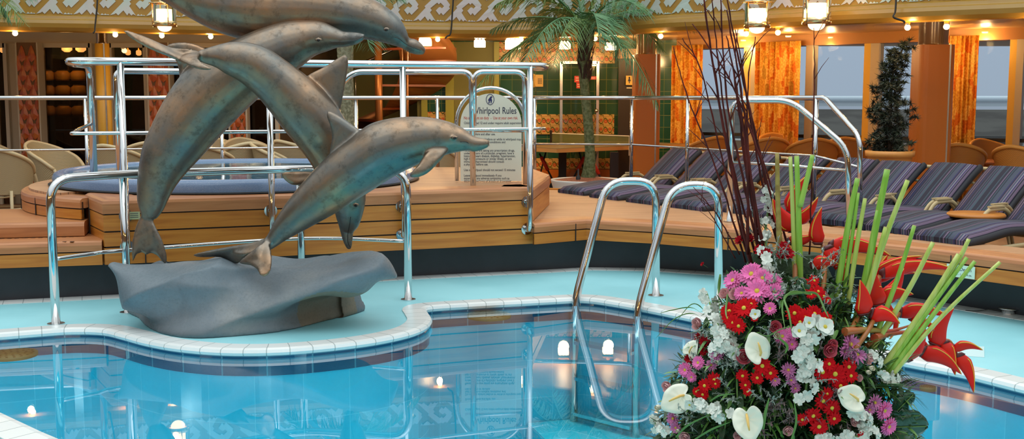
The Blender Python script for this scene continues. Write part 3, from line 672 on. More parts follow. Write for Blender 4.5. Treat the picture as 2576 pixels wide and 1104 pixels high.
# small ceiling lamps behind the canopy
root0 = None
for i, (px, py, w, lab) in enumerate([(1070, 106, 30, 'leftmost, by the topmost dolphin snout'), (1207, 110, 28, 'between the stairs and the palm fronds'), (1290, 112, 38, 'above the wall telephone'), (1421, 115, 27, 'just left of the palm trunk'), (1536, 118, 26, 'right of the palm trunk'), (918, 78, 24, 'behind the dolphins')]):
    d = 17.2; c = PD(px, py, d); k = w/FPX*d/2; s = 1
    r = thing('ceiling_lamp', 'glowing boxy glass lamp under the tiled hall ceiling, '+lab, 'lamp', tuple(c), 'boxy lamps under the hall ceiling')
    mb = MB(); hh = k*.62
    mb.rings([[c+Vector((sx*k*a, sy*.08*a, z)) for sx, sy in ((-1, -1), (1, -1), (1, 1), (-1, 1))] for z, a in ((-hh, .88), (-hh*.9, 1), (hh*.7, 1), (hh, .9))], smooth=False)
    for j in range(3): mb.sphere(c+Vector((k*(-.6+.6*j), 0, hh)), k*.28, 8, 6)
    mb.build('glass_box', emat('hall_glow', (1, .66, .32), 6), r)
    mb = MB(); mb.box(c+Vector((0, 0, hh+.06)), (k*2.1, .2, .02)); mb.box(c+Vector((0, 0, hh+.10)), (.05, .05, .08)); mb.build('mount', brass, r)
    point(c+Vector((0, -.12, -.12)), WARM, 20, .08)
for i, (px, py) in enumerate([(1983, 93), (2090, 96), (2368, 80), (2478, 83), (1870, 103)]):
    d = 245 and (2.45-H)*FPX/(245-py); p = PD(px, py, d)
    r = thing('recessed_spot', 'small recessed ceiling spot, %s of the row along the right scalloped ceiling' % ['second from the left', 'third from the left', 'second from the right', 'rightmost', 'leftmost'][i], 'light', tuple(p), 'recessed spots')
    mb = MB(); mb.lathe([(.045, .02), (.04, 0), (.03, .0), (.03, .015)], p, 14); mb.build('trim_ring', white, r)
    mb = MB(); mb.lathe([(.03, .006), (.001, .006)], p, 14); mb.build('lens', emat('spot_glow', (1, .75, .45), 6), r); point(p+Vector((0, 0, -.12)), WARM, 11, .05)
# ================================================================== rails
def flange(mb, c, r=.05, n=(0, 0, 1)):
    c = Vector(c); n = Vector(n).normalized(); mb.tube([c, c+n*.007], [r, r], 20, smooth=False)
def onface(px, off=.08):
    a = Vector((bx1.x, bx1.y)); b = Vector((bx2.x, bx2.y)); k = (px-1288)/FPX
    # a + t (b-a), x = k*y (k measured on the ray: x/y = u/(ray.y))
    r = ray(px, 500); k = r.x/r.y
    t = (k*a.y-a.x)/((b.x-a.x)-k*(b.y-a.y)); p = a.lerp(b, t); d = (b-a).normalized(); return p+Vector((d.y, -d.x))*off
def xat(px, d, py=400): return PD(px, py, d).x
# guard rail round the sculpture
gr = thing('guard_rail', 'polished steel guard rail curving behind the dolphin sculpture on the pool deck', 'railing', (0, 8.2, 0))
A = PZ(141, 815, 0); B_ = PZ(322, 786, 0); D = PZ(1027, 754, 0); C_ = Vector((xat(757, 8.62, 600), 8.62, 0))
up = Vector((0, 0, 1))
mb = MB(); mb.tube(fillet([A+up*.002, A+up*1.0, B_+up*1.005, C_+up*1.0, D+up*1.0, D+up*.002], .17, 8), .03, 14); mb.build('top_rail', chrome, gr)
for p in (B_, C_):
    mb = MB(); mb.cyl(p+up*.002, p+up*.99, .028, 14); mb.build('post', chrome, gr)
mb = MB(); mb.tube(catmull([A+up*.45, A.lerp(B_, .5)+up*.455+Vector((0, .02, 0)), B_+up*.455, C_+up*.455, D+up*.455], 6), .014, 10); mb.build('mid_rail', chrome, gr)
for p in (A, B_, C_, D):
    mb = MB(); flange(mb, p, .058); mb.build('floor_flange', chrome_dull, gr)
# ladder
ld = thing('pool_ladder', 'steel pool ladder of two bent tube handrails entering the water', 'ladder', (1.0, 8.5, 0))
for (fpx, tl, bpx, d) in ((1650, 1527, 1444, 8.63), (1808, 1690, 1600, 8.22)):
    mb = MB(); f0 = Vector((xat(fpx, d, 740), d, 0)); t1 = Vector((xat(fpx, d, 470), d, .905)); t2 = Vector((xat(tl, d, 470), d, .905)); b = Vector((xat(bpx, d, 770)*.985, d-.17, -.03)); b2 = b+Vector((.0, -.03, -1.0))
    mb.tube(fillet([f0, t1, t2, b, b2], .16, 8), .031, 16); mb.build('handrail', chrome, ld)
    mb = MB(); flange(mb, f0, .062); mb.build('floor_flange', chrome_dull, ld)
for z in (-.32, -.60, -.88):
    a = Vector((xat(1444, 8.6, 770), 8.43, z)); b = Vector((xat(1600, 8.1, 790), 8.02, z)); dd = (b-a); mid = (a+b)/2
    mb = MB(); mb.box(mid, (dd.length-.05, .09, .025), math.atan2(dd.y, dd.x)); mb.build('tread', chrome_dull, ld)
# platform rail on the teak face
pr_ = thing('platform_rail', 'tall double steel rail mounted on the teak front of the whirlpool platform', 'railing', (-1.5, 9.1, .4))
posts = [onface(px) for px in (315, 680, 1010, 1325)]
ZT = 1.82
mb = MB(); zz = lambda p, z: Vector((p[0], p[1], z))
endL = [Vector((xat(235, 9.45), 9.45, .76)), Vector((xat(235, 9.45), 9.45, ZT)), Vector((xat(182, 9.0, 160), 9.0, ZT)), Vector((xat(178, 8.45, 160), 8.40, ZT))]
endR = [Vector((xat(1371, 9.75, 160), 9.74, ZT)), Vector((xat(1374, 10.2, 160), 10.25, ZT)), Vector((xat(1335, 10.35, 160), 10.4, ZT))]
mb.tube(fillet(endL+[zz(posts[0], ZT), zz(posts[3], ZT)]+endR, .12, 8), .030, 14); mb.build('top_rail', chrome, pr_)
mb = MB(); Z2 = 1.28
mb.tube(fillet([zz(endL[1], Z2+.05), zz(endL[2], Z2), zz(endL[3], Z2), zz(posts[0], Z2), zz(posts[3], Z2), zz(endR[0], Z2)], .05, 4), .015, 10); mb.build('mid_rail', chrome, pr_)
nf = Vector((dn.y, -dn.x, 0))
for p in posts:
    mb = MB(); zl = .40; a = zz(p, ZT); b = zz(p, zl); c = b+nf*-.078
    mb.tube(fillet([a, b+Vector((0, 0, -.0)), c], .05, 5), .026, 12); mb.build('post', chrome, pr_)
    for z in (.64, zl):
        mb = MB(); q = zz(p, z)-nf*.078; flange(mb, q, .052, nf); mb.cyl(q, q+nf*(.078 if z > .5 else .03), .018, 10); mb.build('wall_flange', chrome, pr_)
# inner stair rails of the whirlpool
hr = thing('inner_rail', 'inner steel handrail behind the tall rail, bending down left of the sign', 'railing', (-.6, 9.9, .77))
mb = MB(); d = 9.95; z = 1.775
mb.tube(fillet([Vector((xat(760, d), d, 1.30)), Vector((xat(888, d, 178), d, z)), Vector((xat(1186, d, 178), d, z)), Vector((xat(1190, d), d, .765))], .09, 8), .026, 14); mb.build('handrail', chrome, hr)
mb = MB(); mb.tube(fillet([Vector((xat(1193, d), d, 1.3)), Vector((xat(1193, d), d, z)), Vector((xat(1320, 10.0, 178), 10.0, z)), Vector((xat(1322, 10.05), 10.05, .765))], .09, 8), .024, 14); mb.build('side_hoop', chrome, hr)
mb = MB(); mb.cyl(Vector((xat(1193, d), d, 1.255)), Vector((xat(1322, 10.0), 10.02, 1.25)), .014); mb.build('mid_bar', chrome, hr)
hr = thing('inner_rail', 'inner steel handrail post and bar behind the left end of the tall rail', 'railing', (-3.3, 9.1, .77))
mb = MB(); d = 9.15; z = 1.765
mb.tube(fillet([Vector((xat(300, d), d, .70)), Vector((xat(300, d), d, z)), Vector((xat(640, 9.6, 178), 9.6, z)), Vector((xat(700, 9.7), 9.7, 1.5))], .07, 8), .026, 14); mb.build('handrail', chrome, hr)
# back rail of the upper deck area
br = thing('back_rail', 'long eye-level steel rail running across behind the whirlpool', 'railing', (-2, 11.8, F))
def back_rail(root, pts, zt, mids, posts, zf, r=.024):
    mb = MB(); mb.tube(fillet([Vector((x, y, zt)) for x, y in pts], .3, 8), r, 12); mb.build('top_rail', chrome, root)
    for zm in mids:
        mb = MB(); mb.tube(fillet([Vector((x, y, zm)) for x, y in pts], .3, 8), .012, 8); mb.build('mid_rail', chrome, root)
    for x, y in posts:
        mb = MB(); mb.cyl((x, y, zf), (x, y, zt-.01), .021, 12); mb.build('post', chrome, root)
        mb = MB(); flange(mb, (x, y, zf), .045); mb.build('floor_flange', chrome_dull, root)
def xy(px, d): return (xat(px, d, 400), d)
ptsL = [xy(-700, 12.2), xy(-100, 11.9), xy(400, 12.3), xy(900, 12.8), xy(1240, 13.1), xy(1345, 13.3)]
back_rail(br, ptsL, 1.545, [.985], [xy(-60, 11.95), xy(220, 12.15), xy(560, 12.5), xy(897, 12.8), xy(1101, 12.97)], F)
br2 = thing('back_rail', 'eye-level steel rail along the teak curb behind the pool ladder', 'railing', (1.5, 12.5, .46))
ptsR = [xy(1345, 13.25), xy(1588, 13.1), xy(1728, 12.2), xy(2050, 10.55)]
e0 = ptsR[-1]; e1 = (xat(2168, 9.9, 340), 9.95)
mb = MB(); mb.tube(fillet([Vector((x, y, 1.545)) for x, y in ptsR]+[Vector((e0[0]+.06, e0[1]-.06, 1.545)), Vector((e1[0], e1[1], 1.20)), Vector((e1[0]+.03, e1[1]-.02, F))], .12, 8), .024, 12); mb.build('top_rail', chrome, br2)
mb = MB(); mb.tube([Vector((x, y, 1.0)) for x, y in ptsR]+[Vector((e1[0], e1[1], .93))], .012, 8); mb.build('mid_rail', chrome, br2)
for x, y in ptsR:
    mb = MB(); mb.cyl((x, y, .46), (x, y, 1.54), .021, 12); mb.build('post', chrome, br2)
    mb = MB(); flange(mb, (x, y, .462), .045); mb.build('floor_flange', chrome_dull, br2)
# handrail stepping down in front of it
sr = thing('step_handrail', 'steel handrail stepping down beside the row of loungers, behind the flower branches', 'railing', (2.4, 9.6, .46))
g0 = PZ(1835, 557, .46); g1 = Vector((xat(1990, 9.55, 252), 9.55, 1.525)); g2 = Vector((xat(2128, 9.35, 365), 9.3, 1.13)); g3 = Vector((xat(2143, 9.3, 480), 9.25, F))
mb = MB(); mb.tube(fillet([g0+up*0, Vector((g0.x, g0.y, 1.525)), g1, g2, g3], .13, 8), .026, 14); mb.build('top_rail', chrome, sr)
mb = MB(); mb.tube([Vector((g0.x, g0.y, .985)), Vector((g1.x, g1.y, .97)), Vector((g2.x, g2.y, .94))], .013, 8); mb.build('mid_rail', chrome, sr)
mb = MB(); flange(mb, (g0.x, g0.y, .461), .055); mb.build('floor_flange', chrome_dull, sr)
# ================================================================== whirlpool rules sign
sd = 10.35
cream = mat('cream_sign_board', (.66, .64, .52), .5)
ink = mat('dark_ink', (.03, .03, .06), .6); redink = mat('red_ink', (.55, .04, .02), .6)
sg = thing('rules_sign', 'cream arched sign board headed Whirlpool Rules in a steel hoop stand', 'sign', (xat(1235, sd), sd, .77))
cx = xat(1235, sd, 300); hw = 77/FPX*sd; zt = PD(1235, 235, sd).z; zb = .775
def arch(hw, zb, zt, y0, y1, n=20):
    zc = zt-hw
    o = [(cx-hw, zb)]+[(cx-hw*math.cos(PI*k/n), zc+hw*math.sin(PI*k/n)) for k in range(n+1)]+[(cx+hw, zb)]
    return o
o_ = arch(hw, zb, zt, 0, 0)
mb = MB(); nn_ = len(o_); mb.add([(x, sd, z) for x, z in o_]+[(x, sd+.012, z) for x, z in o_], [tuple(range(nn_))[::-1], tuple(range(nn_, 2*nn_))]+[(i, (i+1) % nn_, nn_+(i+1) % nn_, nn_+i) for i in range(nn_)]); mb.build('sign_board', cream, sg)
mb = MB(); o2 = arch(hw+.035, zb, zt+.05, 0, 0); mb.tube([(x, sd+.03, z) for x, z in o2], .019, 12); mb.build('hoop_frame', chrome, sg)
def sign_text(body, px0, py, h, m_, name='lettering', al='LEFT', xs=1., bold=0):
    p = PD(px0, py, sd-.001); mb = text_mb(body, h, facing(p), al, .0006, xs, bold); return mb.build(name, m_, sg)
sign_text('Whirlpool', 1258, 286, .088, ink, 'heading', 'RIGHT', .70, .0004); sign_text('Rules', 1263, 286, .088, ink, 'heading', 'LEFT', .70, .0004)
sign_text('No attendant on duty  -  Use at your own risk.', 1235, 300, .040, redink, 'warning_line', 'CENTER', .66)
lines = [('Children aged 12 and under require adult supervision.', 312), ('Shower before and after use.', 340), ('Do not use alcohol before or while in whirlpool may', 353), ('lead to serious medical conditions and', 360), ('risk of injury or alcohol.', 367), ('Persons who are taking any prescription drugs,', 381), ('under the care of a physician, pregnant, have a', 388), ('history of heart disease, diabetes, hypertension,', 395), ('high blood pressure or similar illness, or are', 402), ('immunocompromised should consult', 409), ('a physician before use.', 416), ('Use of whirlpool should not exceed 15 minutes', 430), ('Leave whirlpool immediately if you', 444), ('experience any adverse symptoms such as', 451), ('dizziness, shortness of breath or drowsiness.', 458)]
for t, py in lines: sign_text(t, 1167, py, .031, ink, 'text_line', 'LEFT', .80)
sign_text('In case of emergency call 911', 1235, 469, .038, redink, 'warning_line', 'CENTER', .8)
lc = PD(1233, 250, sd-.002)
mb = MB(); mb.tube([(lc.x+.036*math.cos(a), sd-.002, lc.z+.048*math.sin(a)) for a in [2*PI*k/32 for k in range(32)]], .0028, 6, loop=True)
fig = [(-.018, -.036), (-.012, -.018), (-.020, -.006), (-.010, .010), (.002, .026), (.016, .03), (.022, .020), (.012, .012), (.018, -.01), (.012, -.035), (.004, -.034), (.004, -.012), (-.002, -.014), (-.006, -.036)]
tr_ = geometry.tessellate_polygon([[Vector((a, b, 0)) for a, b in fig]]); mb.add([(lc.x+a, sd-.002, lc.z+b) for a, b in fig], [tuple(t) for t in tr_]); mb.build('oval_emblem', mat('navy_ink', (.02, .02, .10), .6), sg)
# small plate on the teak front
def plate(name, lab, px, py, off, w, h, texts, m_, cat='sign', path=None):
    p = onface(px, .006) if path is None else path; c = Vector((p[0], p[1], 0)); return c
q = onface(336, .012); zc = 1.55-(542-245)*q[1]/FPX
yaw = math.atan2(dn.y, dn.x)
pm = thing('brass_plate', 'small green-grey plate on the teak front behind the left dolphin tail', 'sign', (q[0], q[1], zc))
mb = MB(); mb.box((q[0], q[1], zc), (.085, .004, .06), yaw); mb.build('plate', mat('plate_green', (.42, .45, .25), .4), pm)
mb = MB(); M_ = facing((q[0], q[1], zc), yaw)
for dz in (-.015, 0, .015): mb.add([M_ @ Vector(v) for v in ((-.03, dz, .003), (.03, dz, .003), (.03, dz+.004, .003), (-.03, dz+.004, .003))], [(0, 1, 2, 3)])
mb.build('engraving', ink, pm)
# pool depth sign on the coaming
a, b = Vector(lowfp[5]), Vector(lowfp[6])
t = .36; q = a.lerp(b, t); dd = (b-a).normalized(); nrm = Vector((dd.y, -dd.x)); yaw2 = math.atan2(dd.y, dd.x); c = Vector((q.x+nrm.x*.012, q.y+nrm.y*.012, .325))
pd_ = thing('depth_sign', 'pale green Pool Depth sign on the teak curb at the right', 'sign', tuple(c))
mb = MB(); mb.box(c, (.215, .005, .088), yaw2); mb.build('sign_plate', mat('mint_plate', (.55, .74, .62), .4), pd_)
M_ = facing(c+Vector((nrm.x*.003, nrm.y*.003, .004)), yaw2); text_mb('Pool Depth', .036, M_, ext=.0005).build('lettering', ink, pd_)
M_ = facing(c+Vector((nrm.x*.003, nrm.y*.003, -.028)), yaw2); text_mb('4 Ft. 5 in. - 1 mt. 34 cm.', .021, M_, ext=.0005, xs=.85).build('lettering', ink, pd_)
# deck marker and steel deck lamp at the right
p = PZ(2415, 893, 0)
dm = thing('deck_marker', 'faint white marker tile set in the turquoise deck below the red heliconias', 'tile', (p.x, p.y, 0))
mb = MB(); mb.poly_slab([tuple(PZ(a, b, 0).to_2d()) for a, b in ((2345, 872), (2476, 873), (2476, 900), (2352, 890))], .0, .004); mb.build('marker_tile', mat('marker_white', (.55, .74, .76), .35), dm)
p = PZ(2512, 786, 0)+Vector((.05, -.05, 0))
dl = thing('deck_lamp', 'low round steel fitting with a cable on the deck by the black plinth', 'lamp', tuple(p))
mb = MB(); mb.lathe([(.05, 0), (.045, .03), (.07, .036), (.072, .044), (.02, .046), (.001, .046)], p, 24); mb.build('steel_cap', chrome_dull, dl)
mb = MB(); mb.tube(catmull([p+Vector((-.05, .0, .02)), p+Vector((-.12, .02, .03)), p+Vector((-.2, .06, .01)), p+Vector((-.27, .1, .006))], 5), .004, 6); mb.build('cable', wire, dl)
# ================================================================== background architecture
beige = mat('beige_frame', (.50, .42, .30), .45); yellowc = mat('yellow_column_paint', (.60, .32, .035), .4)
orangec = mat('orange_column_paint', (.47, .135, .012), .42); olive = mat('olive_wall', (.17, .18, .045), .5); darkroom = mat('dark_interior', (.03, .022, .015), .6)
greent = tile_mat('green_wall_tile', (.012, .075, .045), (.018, .095, .055), (.10, .16, .05), .20, .20, rough=.12, gap=.03)
# decorative tile: red blooms and curling olive leaves on yellow
def deco():
    m = bpy.data.materials.new('flower_tile'); nt, N, L, B = nodes(m); tc = N.new('ShaderNodeTexCoord')
    vm = N.new('ShaderNodeVectorMath'); vm.operation = 'SCALE'; L.new(tc.outputs['UV'], vm.inputs[0]); vm.inputs['Scale'].default_value = 1/.15
    fr = N.new('ShaderNodeVectorMath'); fr.operation = 'FRACTION'; L.new(vm.outputs[0], fr.inputs[0])
    sx = N.new('ShaderNodeSeparateXYZ'); L.new(fr.outputs[0], sx.inputs[0]); u, v = sx.outputs[0], sx.outputs[1]
    def M(op, a, b=None, c=None): return math_(N, L, op, a, b, c)
    def disc(cx, cy, r): return M('LESS_THAN', M('SQRT', M('ADD', M('POWER', M('ABSOLUTE', M('SUBTRACT', u, cx)), 2), M('POWER', M('ABSOLUTE', M('SUBTRACT', v, cy)), 2))), r)
    swirl = M('LESS_THAN', M('ABSOLUTE', M('SUBTRACT', v, M('MULTIPLY_ADD', M('SINE', M('MULTIPLY', u, 6.283)), .3, .5))), .09)
    swirl2 = M('LESS_THAN', M('ABSOLUTE', M('SUBTRACT', M('ADD', u, v), M('MULTIPLY_ADD', M('SINE', M('MULTIPLY', v, 12.5)), .1, 1.0))), .07)
    leaf = M('MAXIMUM', swirl, swirl2); red = M('MAXIMUM', disc(.28, .45, .2), disc(.75, .6, .17)); core = M('MAXIMUM', disc(.28, .45, .07), disc(.75, .6, .06))
    edge = M('LESS_THAN', M('MINIMUM', u, v), .035)
    cur = None; base = (.58, .38, .12, 1)
    for msk, c in ((leaf, (.12, .12, .02, 1)), (red, (.50, .09, .025, 1)), (core, (.62, .33, .1, 1)), (edge, (.28, .17, .05, 1))):
        mx = N.new('ShaderNodeMix'); mx.data_type = 'RGBA'; L.new(msk, mx.inputs[0])
        if cur is None: mx.inputs[6].default_value = base
        else: L.new(cur, mx.inputs[6])
        mx.inputs[7].default_value = c; cur = mx.outputs[2]
    L.new(cur, B.inputs['Base Color']); B.inputs['Roughness'].default_value = .2; return m
flower_tile = deco()
def panel(mb, a, b, z0, z1, t=.03):       # a vertical panel between two plan points
    mb.strip([(0, z0), (0, z1), (-t, z1), (-t, z0)], [a, b])
def P2(px, d): return (xat(px, d, 300), d)
# hall back wall
WB = 19.0
mb = MB(); panel(mb, P2(1052, WB+.03), P2(1745, WB+.03), F, 2.5, .1); wb = struct(mb, 'wall_back', greent)
for (a, b, ya, yb) in ((1252, 1545, 108, 161), (1340, 1545, 287, 337), (1345, 1545, 397, 424), (1075, 1121, 112, 160), (1075, 1121, 281, 312)):
    mb = MB(); z1 = H+(245-ya)*WB/FPX; z0 = H+(245-yb)*WB/FPX; panel(mb, P2(a, WB-.01), P2(b, WB-.01), z0, z1, .03); mb.build('flower_tile_band', flower_tile, wb)
mb = MB(); panel(mb, P2(1330, WB-.02), P2(1600, WB-.02), F, H-(425-245)*WB/FPX, .03); mb.build('orange_dado', orangec, wb)
mb = MB()
for a, b in ((1121, 1245), (1245, 1253), (1050, 1075)): panel(mb, P2(a, WB-.02), P2(b, WB-.02), F, 2.48)
mb.build('olive_panel', olive, wb)
limeg = mat('lime_green_pillar', (.30, .33, .06), .4)
mb = MB()
for a, b in ((1060, 1075), (1121, 1142), (1243, 1256)): panel(mb, P2(a, WB-.08), P2(b, WB-.08), F, 2.48, .08)
mb.build('lime_pilaster', limeg, wb)
mb = MB(); panel(mb, P2(600, 20.2), P2(1075, 20.2), F, 2.5); panel(mb, P2(870, 19.6), P2(945, 19.6), F, 2.5); struct(mb, 'wall_left', olive)
mb = MB(); panel(mb, P2(1060, 20.0), P2(1060, 19.0), F, 2.5); struct(mb, 'wall_right', olive)
# glass door frames in the hall
dr = thing('glass_door', 'steel framed glass door in the green tiled hall wall behind the palm', 'door', (xat(1455, 18.8), 18.8, F)); dr['kind'] = 'structure'; del dr['category']
mb = MB()
for px in (1411, 1502): mb.box((xat(px, 18.8), 18.8, (F+2.15)/2), (.045, .05, 2.15-F))
mb.box((xat(1456, 18.8), 18.8, 2.13), (xat(1502, 18.8)-xat(1411, 18.8), .05, .045)); mb.build('door_frame', chrome_dull, dr)
mb = MB(); mb.box((xat(1456, 18.82), 18.82, (F+2.1)/2), (.6, .01, 2.1-F)); mb.build('door_pane', glass, dr)
mb = MB(); mb.sphere((xat(1499, 18.72), 18.72, 1.33), .035); mb.build('door_knob', chrome, dr)
d2 = MB(); panel(d2, P2(1555, 18.9), P2(1604, 18.9), F, 2.22, .05); dd2 = struct(d2, 'door_2', mat('dark_door', (.03, .022, .018), .35))
mb = MB(); panel(mb, P2(1554, 18.85), P2(1604, 18.85), 2.2, 2.36, .1); mb.build('door_lintel', mat('copper_lintel', (.5, .22, .07), .3), dd2)
c = PD(1583, 202, 18.84); rs = thing('restroom_sign', 'yellow restroom sign with a figure on the dark door', 'sign', tuple(c))
mb = MB(); mb.box(c, (.115, .01, .155)); mb.build('sign_plate', mat('sign_yellow', (.7, .5, .12), .4), rs)
mb = MB(); f = c+Vector((0, -.008, .0)); mb.tube([f+Vector((0, 0, .058)), f+Vector((0, 0, .035))], .012, 8); mb.add([f+Vector(v) for v in ((-.008, 0, .035), (.008, 0, .035), (.026, 0, -.015), (.008, 0, -.015), (.006, 0, -.05), (-.006, 0, -.05), (-.008, 0, -.015), (-.026, 0, -.015))], [(0, 1, 2, 3, 4, 5, 6, 7)]); mb.build('figure', ink, rs)
c = PD(1583, 221, 18.9); mb = MB(); mb.box(c, (.09, .012, .02)); tag(mb.build('door_label', mat('label_white', (.7, .65, .5), .4)), 'small pale label under the restroom sign', 'label')
# telephone and red signs
c = PD(1352, 203, 18.9); ph = thing('wall_telephone', 'yellowish wall telephone on the green tiles right of the tall rail end', 'telephone', tuple(c)); phm = mat('phone_yellow', (.62, .42, .12), .4)
mb = MB(); mb.box(c+Vector((.02, 0, 0)), (.15, .06, .20)); mb.build('body', phm, ph)
mb = MB(); q = c+Vector((-.065, -.05, 0)); mb.tube([q+Vector((0, 0, .09)), q+Vector((-.012, 0, .0)), q+Vector((0, 0, -.09))], [.026, .017, .028], 10); mb.sphere(q+Vector((0, .01, .085)), .03); mb.sphere(q+Vector((0, .01, -.085)), .03); mb.build('handset', phm, ph)
mb = MB()
for i in range(3):
    for j in range(4): mb.box(c+Vector((.015+.025*i, -.033, .03-.025*j)), (.014, .008, .014))
mb.build('keypad', blackm, ph)
mb = MB(); mb.tube(catmull([q+Vector((0, 0, -.1)), q+Vector((-.03, 0, -.2)), q+Vector((.02, 0, -.3)), q+Vector((.04, .02, -.18))], 6), .007, 6); mb.build('cord', blackm, ph)
redp = mat('red_sign', (.50, .03, .015), .35)
for i, (a, b, ya, yb, lb) in enumerate(((1445, 1462, 191, 207, 'square red sign left of the palm trunk on the glass door'), (1450, 1461, 208, 222, 'lower small red sign left of the palm trunk'), (1484, 1500, 192, 200, 'narrow red sign right of the palm trunk'))):
    p0 = PD(a, yb, 18.74); p1 = PD(b, ya, 18.74); mb = MB(); mb.box((p0+p1)/2, (p1.x-p0.x, .01, p1.z-p0.z)); r_ = tag(mb.build('red_sign', redp), lb, 'sign')
    m2 = MB(); q = (p0+p1)/2
    for k in (-1, 1): m2.box(q+Vector((0, -.007, k*(p1.z-p0.z)*.18)), ((p1.x-p0.x)*.6, .003, (p1.z-p0.z)*.1))
    m2.build('lettering_lines', mat('label_white', (.7, .65, .5)), r_, )
# table tennis table
tt = thing('table_tennis_table', 'table tennis table with a net behind the planter of the big palm', 'table', (1.21, 17.4, F))
ax = Vector((.64, -.77, 0)); lx = Vector((.77, .64, 0)); Rz = Matrix(((lx.x, -ax.x, 0), (lx.y, -ax.y, 0), (0, 0, 1)))
tc_ = Vector((1.21, 17.4, F+.76))
mb = MB(); mb.box(tc_, (2.74, 1.525, .025), M=Rz); mb.build('table_top', mat('table_top_green', (.16, .13, .06), .35), tt)
mb = MB()
for s_ in (-1, 1): mb.box(tc_+ax*(.765*s_)+Vector((0, 0, -.02)), (2.74, .01, .055), M=Rz); mb.box(tc_+lx*(1.372*s_)+Vector((0, 0, -.02)), (.01, 1.525, .055), M=Rz)
mb.build('edge_rail', mat('edge_wood', (.62, .36, .12), .4), tt)
netm = bpy.data.materials.new('net'); nt, N, L, B = nodes(netm); B.inputs['Base Color'].default_value = (.2, .22, .08, 1); B.inputs['Alpha'].default_value = .5
mb = MB(); mb.box(tc_+Vector((0, 0, .09)), (.004, 1.75, .14), M=Rz); mb.build('net', netm, tt)
mb = MB(); mb.box(tc_+Vector((0, 0, .165)), (.008, 1.75, .014), M=Rz); mb.box(tc_+Vector((0, 0, .02))+ax*.86, (.01, .01, .3), M=Rz); mb.build('net_tape', white, tt)
mb = MB()
for s_ in (-1, 1): mb = MB(); mb.box(tc_+ax*(.9*s_)+Vector((0, 0, .06)), (.03, .03, .3), M=Rz); mb.build('net_post', blackm, tt)
for s_, px in ((-1, 1415), (1, 1545)):
    dq = 17.3 if s_ < 0 else 16.4; c = Vector((xat(px, dq), dq, F)); w = .26
    prof = [(-w, .02), (-w*.95, .09), (-w*.6, .2), (-w*.22, .28), (-.06, .42), (-.06, .70), (.06, .70), (.06, .42), (w*.22, .28), (w*.6, .2), (w*.95, .09), (w, .02)]
    mb = MB(); k = len(prof); mb.add([c+Vector((x, -.05, z)) for x, z in prof]+[c+Vector((x, .05, z)) for x, z in prof], [(0, 1, 2, 3, 8, 9, 10, 11), (3, 4, 7, 8), (4, 5, 6, 7), (k, k+11, k+10, k+9, k+8, k+3, k+2, k+1), (k+3, k+8, k+7, k+4), (k+4, k+7, k+6, k+5)]+[(i, k+i, k+(i+1) % k, (i+1) % k) for i in range(k)]); mb.build('pedestal', blackm, tt)
    for sg_ in (-1, 1):
        a = c+Vector((sg_*.10, -.06, .12)); b = c+Vector((sg_*.36, -.08, .64)); mb = MB(); mb.tube([a, b], .014, 8); mb.build('strut', blackm, tt)
        mb = MB(); mb.tube([a.lerp(b, .5), a.lerp(b, .9)], .028, 8); mb.build('red_grip', redp, tt)
        a = c+Vector((sg_*.42, 0, 0)); b = c+Vector((sg_*.25, 0, .7)); mb = MB(); mb.tube([a, b], .012, 8); mb.build('strut', blackm, tt)
    if s_ > 0:
        p_ = text_mb('KETTLER', .085, facing(c+Vector((-.0, -.056, .035))), ext=.001, xs=1.05, bold=.002).build('lettering', mat('letter_tan', (.4, .25, .12), .5), tt)
# ------------------------------------------------------------------ columns
def column(px, d, w, m_, label, col_w, y0, y1, box=True):
    x = xat(px, d); r = thing('column', label, 'column', (x, d, F)); zt = H+(245-y1)*d/FPX; zc = H+(245-y0)*d/FPX; k = w/FPX*d/2; kc = col_w/FPX*d/2
    mb = MB(); n = 28; rr = []
    for z in (F, zt):
        ring_ = []
        for j in range(n):
            a = 2*PI*j/n; cx_, sy_ = math.cos(a), math.sin(a); e = .35 if box else 1
            ring_.append(Vector((x+k*math.copysign(abs(cx_)**e, cx_), d+k*math.copysign(abs(sy_)**e, sy_), z)))
        rr.append(ring_)
    mb.rings(rr, True, not box); mb.build('shaft', m_, r)
    mb = MB(); mb.box((x+k*.62, d-k*1.0, (F+zt)/2), (.018, .012, zt-F)); mb.build('metal_strip', chrome_dull, r)
    mb = MB(); mb.lathe([(kc, zt-.01), (kc, zt+.02), (kc*.96, zt+.03), (kc*.96, 2.5)], (x, d, 0), 32); mb.build('chrome_collar', chrome, r)
    return r
column(1623, 15.6, 66, orangec, 'orange square column with chrome collar between the tiled hall and the windows', 52, 95, 139)
column(2336, 13.0, 86, orangec, 'orange square column with chrome collar behind the potted conifer', 74, 68, 116)
column(268, 14.7, 35, yellowc, 'slim yellow column with chrome collar at the left glass doors', 28, 84, 112, False)
